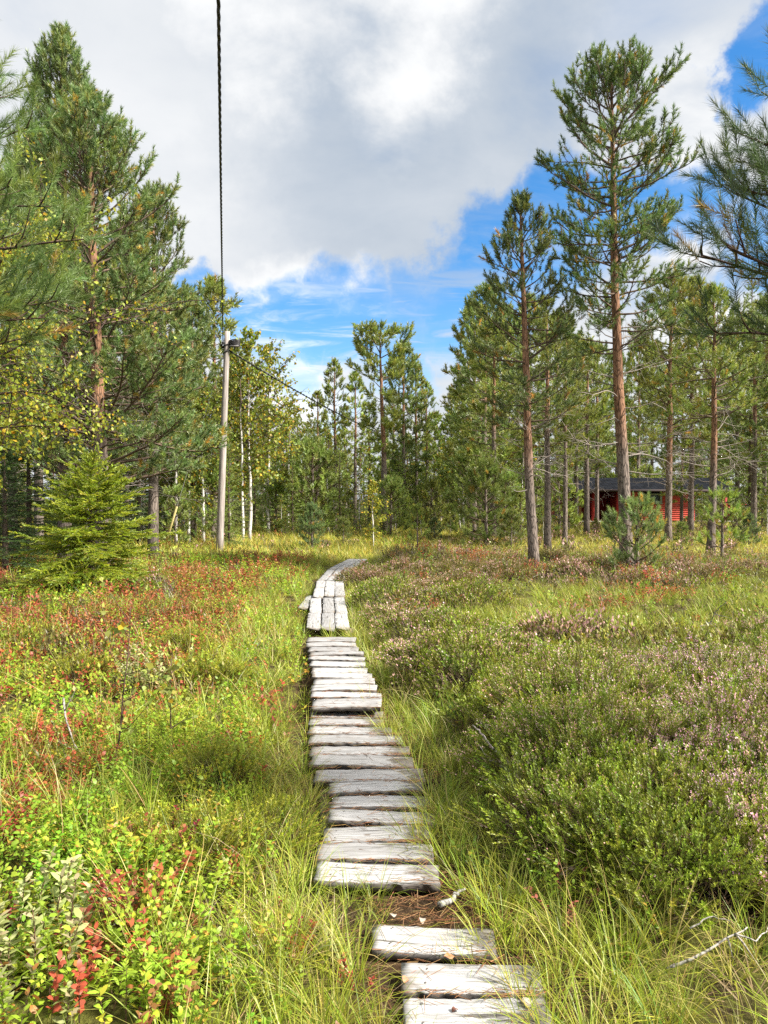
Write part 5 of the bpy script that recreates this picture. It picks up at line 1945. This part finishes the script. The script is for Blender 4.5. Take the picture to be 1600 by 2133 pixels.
    box(g, (lx(1510), -.34, 1.125), (lx(1566), -.22, 1.17), (.40, .035, .035))
    box(g, (lx(1510), -.265, .25), (lx(1566), -.22, .34), (.33, .03, .03))
    link('railing', g.mesh('railing', M_PLAIN), root)
    # white garden table with things on it, seen past the pale pine trunk
    tb = empty('garden_table', (X(1478), Y0 + .5, base_z + .09))
    tag(tb, 'small white garden table on the cabin deck', 'table')
    g = Geo()
    box(g, (-.7, -.35, .66), (.7, .35, .70), (.72, .72, .72))
    link('table_top', g.mesh('table_top', M_PLAIN), tb)
    for sx in (-.6, .6):
        for sy in (-.28, .28):
            g = Geo()
            box(g, (sx - .03, sy - .03, 0), (sx + .03, sy + .03, .658), (.70, .70, .70))
            link('leg', g.mesh('leg', M_PLAIN), tb)


build_cabin()

# pale outbuilding glimpsed between the trunks
ob2 = empty('shed', (at(938, 62), 62, gzf(at(938, 62), 62)))
tag(ob2, 'pale little shed far behind the trunks right of the far grey pole', 'shed')
g = Geo()
box(g, (-.8, 0, 0), (.8, 2.0, 1.0), (.62, .64, .66))
link('wall', g.mesh('wall', M_PLAIN), ob2)
g = Geo()
g.add([[-.95, -.2, 1.0], [.95, -.2, .8], [.95, 2.2, .8], [-.95, 2.2, 1.0], [-.95, -.2, 1.10], [.95, -.2, .9], [.95, 2.2, .9], [-.95, 2.2, 1.10]],
      [[0, 2, 1], [0, 3, 2], [4, 5, 6], [4, 6, 7], [0, 1, 5], [0, 5, 4], [2, 3, 7], [2, 7, 6], [0, 4, 7], [0, 7, 3], [1, 2, 6], [1, 6, 5]], (.5, .52, .55))
link('roof', g.mesh('roof', M_PLAIN), ob2)

# ------------------------------------------------------------------ single shrubs, saplings and dead wood near the path
rs = np.random.default_rng(8)


def heather_shrub(seed, n, rad, h, flowers, cols, lod=0):
    r = np.random.default_rng(seed)
    tm = [T_sprig(4, .19, 42, .024, .0050, flowers, .02, .28) for _ in range(3)] if lod == 0 else [T_sprig(4, .19, 18, .040, .0105, flowers // 2, .03, .28) for _ in range(3)]
    g, gs = Geo(), Geo()
    a = r.uniform(0, 6.28, n)
    q = np.sqrt(r.uniform(0, 1, n))
    lump = .75 + .5 * vnoise(a * 1.3 + seed, q * 2, seed)
    # sprigs sit on a lumpy dome and point out of it
    el = np.arccos(np.clip(q, 0, 1))
    P = np.stack([np.cos(a) * q * rad * lump, np.sin(a) * q * rad * lump, (np.sin(el) * .85 + .05) * h * lump * r.uniform(.5, 1.0, n)], 1)
    D = np.stack([np.cos(a) * q * .9, np.sin(a) * q * .9, .65 + np.sin(el) * .8], 1) + r.normal(0, .2, (n, 3))
    M = frames(D, r.uniform(0, 6.28, n)) * r.uniform(.55, 1.0, n)[:, None, None]
    cols = np.array(cols)
    C = np.clip(cols[None] * (1 + r.normal(0, .16, (n, 1, 1))) * (1 + r.normal(0, .08, (n, 1, 3))), .003, .9)
    w = r.integers(0, 3, n)
    for i in range(3):
        k = w == i
        g.add(*scatter(tm[i], P[k], M[k], C[k]))
    for i in range(int(n * .8)):
        p1 = P[r.integers(0, n)]
        p0 = np.array([p1[0] * .15, p1[1] * .15, -.02])
        m = (p0 + p1) / 2 + r.normal(0, .02, 3)
        tube(gs, [p0, m, p1], [.0035, .003, .0015], 3, np.array([.20, .15, .12]) * r.uniform(.6, 1.5), False)
    return {'foliage': g.mesh('foliage', M_HEATH), 'stems': gs.mesh('stems', M_TWIG)}


HC = [C_HEATH * 1.05, C_HEATHY, C_STEM, C_PINK]
HCF = [C_HEATH * 1.05, C_HEATHY, C_STEM, np.array([.80, .48, .56])]
HCB = [C_HEATH * .8 + np.array([.05, .02, .01]), np.array([.26, .19, .07]), C_STEM, C_PINK * .9]
HCY = [np.array([.22, .26, .02]), np.array([.36, .38, .03]), C_STEM, C_PINK]
hs = {'green': [heather_shrub(1, 110, .26, .30, 0, HC), heather_shrub(2, 150, .32, .34, 2, HC)],
      'flower': [heather_shrub(3, 130, .27, .34, 26, HCF), heather_shrub(4, 170, .34, .38, 20, HCF)],
      'brown': [heather_shrub(5, 90, .30, .30, 6, HCB, 1), heather_shrub(6, 110, .36, .32, 4, HCB, 1)],
      'yellow': [heather_shrub(7, 80, .17, .26, 0, HCY)],
      'large': [heather_shrub(10, 430, .52, .46, 0, HC), heather_shrub(11, 480, .58, .50, 7, HC), heather_shrub(12, 400, .50, .44, 12, HC)],
      'bloom': [heather_shrub(13, 420, .50, .46, 12, HCF), heather_shrub(14, 460, .55, .48, 9, HCF)],
      'mid': [heather_shrub(8, 120, .36, .36, 8, HC, 1), heather_shrub(9, 140, .42, .38, 3, HC, 1)]}
HL = {'bloom': 'big heather clump full of pink mauve flower spikes, near right edge', 'large': 'big dense dark green heather clump on its hummock, near right side', 'green': 'bushy olive green heather shrub without flowers, right of the boardwalk', 'flower': 'heather shrub tipped with many pale pink flowers, right of the boardwalk',
      'brown': 'brownish fading heather shrub on the mound at the far bend of the boardwalk', 'yellow': 'small upright yellow green heather tuft left of the boardwalk', 'mid': 'rounded green heather shrub with few flowers in the middle distance right of the boardwalk'}
HG = {'bloom': 'big flowering heather clumps', 'large': 'big heather clumps', 'green': 'green heather shrubs', 'flower': 'flowering heather shrubs', 'brown': 'brown heather shrubs', 'yellow': 'yellow green heather tufts', 'mid': 'heather shrubs farther off'}
spots = [(1060, 1500, 'large'), (1150, 1560, 'large'), (1270, 1600, 'large'), (1350, 1500, 'bloom'), (1480, 1530, 'bloom'), (1420, 1690, 'bloom'), (1560, 1640, 'bloom'), (1600, 1780, 'bloom'), (1560, 1440, 'large'), (1180, 1660, 'large'), 
         (1500, 1400, 'large'), (1320, 1770, 'large'), (1640, 1500, 'bloom'), (1010, 1570, 'green'), (1110, 1640, 'green'), (1230, 1690, 'green'), (1330, 1660, 'flower'), (1450, 1640, 'flower'), (1560, 1700, 'flower'), (1420, 1760, 'flower'), (1530, 1800, 'flower'), (1590, 1590, 'flower'), (1500, 1540, 'green'),
         (1390, 1545, 'green'), (1080, 1520, 'green'), (960, 1500, 'green'), (905, 1440, 'green'), (1600, 1850, 'flower'), (1090, 1745, 'green'), (1200, 1790, 'green'), (1330, 1840, 'green'),
         (1580, 1470, 'green'), (1460, 1455, 'green'), (1660, 1650, 'green'), (1680, 1800, 'green'), (1140, 1580, 'green'), (1300, 1750, 'green'),
         (880, 1395, 'mid'), (960, 1420, 'mid'), (1050, 1430, 'mid'), (1150, 1440, 'mid'), (1010, 1370, 'mid'), (930, 1345, 'mid'), (860, 1330, 'mid'), (1560, 1380, 'mid'), 
         (800, 1290, 'mid'), (770, 1255, 'mid'), (850, 1262, 'mid'), (950, 1270, 'mid'), 
         (790, 1215, 'brown'), (830, 1225, 'brown'), (880, 1235, 'brown'), (950, 1230, 'brown'), (1000, 1225, 'brown'), (900, 1205, 'brown'), (840, 1200, 'brown'), (970, 1200, 'brown'), (770, 1198, 'brown'), (1050, 1215, 'brown'), (1180, 1205, 'brown'), (1240, 1190, 'brown'),
         (1440, 1200, 'brown'), (1500, 1215, 'brown'), (1560, 1200, 'brown'), (750, 1210, 'brown'), (1400, 1230, 'brown'), (1150, 1180, 'brown'),
         (440, 1640, 'yellow'), (560, 1725, 'yellow'), (430, 1420, 'yellow'), (470, 1415, 'yellow'), (170, 1400, 'yellow'), (390, 1350, 'yellow'), (90, 1330, 'yellow'), (400, 1800, 'yellow')]
cnt = {}
for px, py, kind in spots:
    p = pix(px + (80 if kind in ('green', 'flower', 'large', 'bloom') else (25 if kind == 'mid' else 0)), py, .1)
    i = cnt.get(kind, 0)
    cnt[kind] = i + 1
    src = hs[kind][i % len(hs[kind])]
    s = rs.uniform(.85, 1.25)
    plant('heather_shrub', src, (p[0], p[1], gzf(p[0], p[1]) - .02), HL[kind], 'shrub', HG[kind], rs.uniform(0, 6.28), (s, s, s * rs.uniform(.70, 1.0)))


def tussock(seed, n, L):
    global rt
    keep, rt = rt, np.random.default_rng(seed)
    v, t, sl = T_grass(int(n * .7), L, 1.0, .0044, .60, 4, lean=.50, base=.055)
    dv, dt, ds = T_grass(n // 3, L * .7, 1.0, .0028, .5, 3, lean=1.15, base=.06)
    rt = keep
    g = Geo()
    r = np.random.default_rng(seed)
    cols = np.stack([C_GRASS, mixc(C_GRASS[None], C_STRAW[None], np.array([.5]))[0], C_GRASSD])
    g.add(v, t, cols[sl] * (1 + r.normal(0, .10, (len(v), 1))))
    g.add(dv, dt, np.clip(C_STRAW[None] * np.where(ds == 0, .6, .95)[:, None], 0, .9))
    return g.mesh('sedge_tussock', M_GRASS)


TS = [tussock(1, 110, .36), tussock(2, 130, .40), tussock(3, 90, .30)]
for px, py, sc, lab in ((1160, 2060, .85, 'long bladed sedge tussock arching over the right end of the second board'), (1235, 2190, .85, 'sedge tussock right of the nearest board at the bottom edge'), (1185, 1955, .7, 'sedge tussock at the right end of the third board'),
                        (735, 2030, 1.0, 'green sedge tussock left of the three nearest boards'), (690, 2140, 1.0, 'sedge tussock at the bottom edge left of the nearest board'), (640, 1900, .9, 'sedge tussock left of the bare gap in the boardwalk'),
                        (930, 1790, .75, 'sedge tussock at the right end of the ladder of boards'), (905, 1690, .8, 'sedge tussock drooping over dark board ends, right side'), (625, 1720, .75, 'sedge tussock left of the ladder of boards'), (590, 1600, .8, 'sedge tussock in the grass strip left of the boards'),
                        (860, 1500, .8, 'sedge tussock right of the step between the board runs'), (800, 1420, .8, 'sedge tussock hanging over the right edge of the raised boards'), (560, 1460, .9, 'bushy sedge tussock left of the raised boards'), (745, 1340, .8, 'straw coloured sedge tussock where the raised boards begin'),
                        (1090, 1880, .8, 'pale dry sedge tussock beside the whitish stick'), (1290, 2060, 1.0, 'sedge tussock before the pale forked dead branch'), (1150, 1265, 1.3, 'straw yellow sedge tussock before the slim pine'), (1230, 1255, 1.2, 'sedge tussock before the bushy young pine')):
    p = pix(px, py, .02)
    o = link('sedge_tussock', TS[int(rs.integers(0, 3))])
    o.location = (p[0], p[1], gzf(p[0], p[1]) - .015)
    o.rotation_euler = (rs.normal(0, .08), rs.normal(0, .08), rs.uniform(0, 6.28))
    o.scale = (sc, sc, sc)
    tag(o, lab, 'grass tuft', 'sedge tussocks beside the path')


def leafy_shrub(seed, n, h, spread, L, W, cols, nl=26, stemc=(.16, .09, .06)):
    r = np.random.default_rng(seed)
    gl, gs = Geo(), Geo()
    for q in range(n):
        a = r.uniform(0, 6.28)
        b = np.array([math.cos(a), math.sin(a), 0]) * r.uniform(0, spread * .4)
        P = curve(r, b, np.array([math.cos(a) * r.uniform(.1, .6), math.sin(a) * r.uniform(.1, .6), 1.0]), h * r.uniform(.6, 1.1), 5, .3, .15)
        tube(gs, P, np.linspace(.0035, .0012, 6), 4, stemc, False)
        ga = r.uniform(0, 6.28)
        for i in range(nl):
            f = .25 + .75 * (i + r.uniform(0, .5)) / nl
            s, d = dir_at(P, min(f, 1))
            ga += 2.4
            dd = np.array([math.cos(ga), math.sin(ga), r.uniform(.2, 1.0)])
            lv, lt = leaf6(s, dd, UP + r.normal(0, .3, 3), L * r.uniform(.6, 1.15), W * r.uniform(.8, 1.15))
            c = np.array(cols)[r.integers(0, len(cols))] * (1 + r.normal(0, .13))
            gl.add(lv, lt, np.clip(c, .01, .9))
    return {'stems': gs.mesh('stems', M_TWIG), 'leaves': gl.mesh('leaves', M_LEAF)}


MY = [(.44, .50, .20), (.48, .52, .23), (.40, .47, .16), (.54, .47, .27)]
for i, (px, py, h, n, lab) in enumerate(((20, 2150, .30, 9, 'pale grey green leaved bog myrtle in the lower left corner'), (20, 1990, .30, 8, 'pale leaved bog myrtle at the left edge above the corner one'), (310, 1440, .42, 9, 'pale grey green willow shrub in the left heath'))):
    p = pix(px, py, .05)
    nm = 'bog_myrtle' if i < 2 else 'willow_shrub'
    plant(nm, leafy_shrub(40 + i, n + 5, h, .55, .043, .0175, MY, 34), (p[0], p[1], gzf(p[0], p[1]) - .02), lab, 'shrub')
RB = [(.30, .028, .045), (.22, .03, .045), (.36, .07, .055)]
for px, py, lab in ((20, 1960, 'dark red leaved bilberry bush behind the bog myrtle at the left edge'), (560, 1960, 'bright red bilberry sprig beside the grass gap of the boardwalk'), (335, 1850, 'orange red bilberry sprig among green leaves, lower left'), (1190, 1905, 'reddish brown bilberry sprig right of the nearest boards'), (310, 1400, 'dark red bilberry bush in the left heath')):
    p = pix(px, py, .05)
    plant('bilberry_bush', leafy_shrub(60 + px, 6, .12 if py > 1940 else .19, .25, .015 if py > 1940 else .021, .009 if py > 1940 else .012, RB if px != 1190 else [(.42, .15, .09), (.38, .20, .10)], 18), (p[0], p[1], gzf(p[0], p[1]) - .01), lab, 'shrub', 'red bilberry bushes')


def sapling(seed, h, n, cols, lean):
    t = Tree(seed)
    r = t.r
    P = curve(r, (0, 0, -.02), (lean, 0, 1), h, 8, .1, .12)
    tube(t.trunk, P, np.linspace(.006, .0018, 9), 6, (.13, .08, .06))
    for i in range(n):
        q, d = dir_at(P, r.uniform(.25, .95))
        B = curve(r, q, np.array([r.normal(0, 1), r.normal(0, 1), .7]), h * r.uniform(.12, .34), 4, .2, .2)
        tube(t.limbs, B, np.linspace(.0028, .001, 5), 4, (.13, .08, .06), False)
        for j in range(r.integers(3, 7)):
            s, d = dir_at(B, r.uniform(.3, 1))
            t.tuft(s, r.normal(0, .7, 3) + np.array([0, 0, -.4]), r.uniform(.7, 1.1))
    return finish(t, BL_N, cols, np.array([.60, .40, .03]), .08, M_LEAF, M_TWIG)


CS = [(.34, .42, .10), (.40, .46, .12), (.30, .38, .07), (.46, .46, .08)]
for px, py, top, lab in ((236, 1650, 1290, 'thin birch sapling with sparse pale leaves standing in the left heath'), (355, 1590, 1400, 'low birch sapling right of the thin one in the left heath'), (330, 1215, 1150, 'small birch sapling at the right foot of the young spruce'), (960, 1140, 1095, 'small yellow birch sapling on the far meadow right of the bend')):
    p = pix(px, py, 0)
    h = at(px, p[1], top)[1]
    plant('birch_sapling', sapling(px, h, 16, CS, .05), (p[0], p[1], gzf(p[0], p[1])), lab, 'sapling', 'birch saplings')


def dead_wood(name, polys, r0, label, zb=.10, col=(.40, .37, .34), cat='branch'):
    g = Geo()
    r = np.random.default_rng(len(label))
    p0 = pix(*polys[0][0][:2], zb)
    o = Vector((p0[0], p0[1], gzf(p0[0], p0[1])))
    for k, poly in enumerate(polys):
        W = []
        for q in poly:
            z = q[2] if len(q) > 2 else zb
            p = pix(q[0], q[1], z)
            W.append(p)
        W = np.array(W)
        s = np.linspace(0, len(W) - 1, (len(W) - 1) * 4 + 1)
        Q = np.stack([np.interp(s, np.arange(len(W)), W[:, i]) for i in range(3)], 1) + r.normal(0, r0 * .35, (len(s), 3))
        rad = np.linspace(r0, r0 * .35, len(s)) * (1 if k == 0 else .55)
        tube(g, Q - np.array(o), rad, 7, np.array(col) * r.uniform(.85, 1.1))
    e = link(name, g.mesh(name, M_TWIG, True))
    e.location = o
    tag(e, label, cat, 'dead branches on the ground')
    return e


dead_wood('dead_branch', [[(283, 1800, .08), (318, 1760, .14), (345, 1748, .17), (385, 1766, .15), (412, 1752, .19)], [(345, 1748, .17), (310, 1735, .16), (282, 1748, .10)]], .007, 'silvery bent dead branch lying over green bilberry, left of the boards')
dead_wood('dead_branch', [[(120, 2040, .05), (165, 1990, .10), (225, 1945, .14), (252, 1905, .17), (240, 1880, .19), (180, 1850, .16)], [(165, 1990, .10), (215, 1995, .08)]], .006, 'grey crooked dead branch beside the bog myrtle, lower left')
dead_wood('dead_branch', [[(1392, 2016, .08), (1440, 1998, .12), (1510, 1958, .18), (1560, 1930, .22)], [(1515, 1956, .18), (1530, 2000, .10)], [(1535, 1945, .2), (1592, 2030, .10)], [(1438, 1935, .18), (1475, 1908, .22), (1520, 1918, .22)], [(1530, 1945, .2), (1575, 1960, .2), (1600, 1930, .2)]], .006, 'pale forked dead branch over dark undergrowth, lower right', col=(.44, .41, .37))
dead_wood('dead_branch', [[(1385, 1307, .12), (1440, 1312, .14), (1480, 1298, .20), (1490, 1275, .34), (1512, 1255, .5)], [(1480, 1298, .2), (1496, 1312, .14)], [(1490, 1280, .3), (1530, 1290, .3)]], .011, 'grey forked dead branch on the pale grass at the right')
dead_wood('dead_branch', [[(1343, 1352, .12), (1352, 1334, .18), (1372, 1325, .22)], [(1358, 1350, .1), (1366, 1332, .18)]], .010, 'short dark dead stub in the grass left of the forked grey branch', col=(.22, .18, .15))
dead_wood('dead_branch', [[(132, 1455, .40), (136, 1490, .34), (150, 1540, .22), (174, 1580, .12)], [(136, 1480, .36), (160, 1430, .5)]], .007, 'thin grey dead stem standing in the left heath beside the birch sapling')
dead_wood('dead_branch', [[(120, 1545, .14), (150, 1560, .12), (170, 1590, .08)], [(330, 1580, .2), (260, 1620, .15)]][:1], .005, 'thin grey twig among the red leaves in the left heath')
dead_wood('woody_heather', [[(1120, 1655, .10), (1080, 1610, .20), (1030, 1560, .30), (1000, 1525, .38), (985, 1512, .42)], [(1100, 1630, .14), (1060, 1610, .20), (1010, 1570, .26), (990, 1540, .30)], [(1080, 1615, .2), (1040, 1590, .22), (1000, 1580, .2)], [(1030, 1560, .3), (1050, 1535, .4)]], .010, 'thick grey woody old heather stems leaning left, right of the boards', cat='stem', col=(.42, .37, .35))
dead_wood('stick', [[(917, 1886, .03), (945, 1866, .035), (971, 1850, .04)]], .013, 'short whitish stick lying between the two stretches of boards', col=(.46, .45, .42), cat='stick')


def fallen_leaf(px, py, z, L, col, label, seed):
    r = np.random.default_rng(seed)
    g = Geo()
    n = 7
    v, t = [], []
    for i in range(n):
        f = i / (n - 1)
        w = L * .42 * math.sin(math.pi * (f * .92 + .05)) ** .8 * (1 + r.normal(0, .08))
        zc = .006 * math.sin(f * 5 + seed)
        v += [[-w, f * L - L / 2, zc + .35 * w * .6], [0, f * L - L / 2, zc], [w, f * L - L / 2, zc + .35 * w * .4]]
    for i in range(n - 1):
        k = i * 3
        t += [[k, k + 1, k + 4], [k, k + 4, k + 3], [k + 1, k + 2, k + 5], [k + 1, k + 5, k + 4]]
    g.add(v, t, col)
    o = link('fallen_leaf', g.mesh('fallen_leaf', M_LITTER))
    p = pix(px, py, z)
    o.location = (p[0], p[1], z)
    o.rotation_euler = (r.normal(0, .1), r.normal(0, .1), r.uniform(0, 6.28))
    tag(o, label, 'leaf', 'fallen leaves')


fallen_leaf(936, 1992, .058, .042, (.48, .22, .12), 'orange brown dry leaf on the gap between the first boards', 1)
fallen_leaf(1103, 2088, .060, .045, (.40, .34, .30), 'pale grey dry leaf at the right end of the nearest board', 2)
fallen_leaf(845, 2040, .058, .025, (.42, .20, .12), 'small rusty leaf at the left end of the second board', 3)
fallen_leaf(818, 1906, .035, .040, (.36, .31, .26), 'whitish leaf in the bare gap behind the first boards', 4)
fallen_leaf(880, 1917, .03, .028, (.38, .33, .28), 'smaller whitish leaf right in the bare gap behind the first boards', 5)
fallen_leaf(948, 2103, .053, .022, (.16, .07, .05), 'dark brown oval leaf on the nearest board', 6)
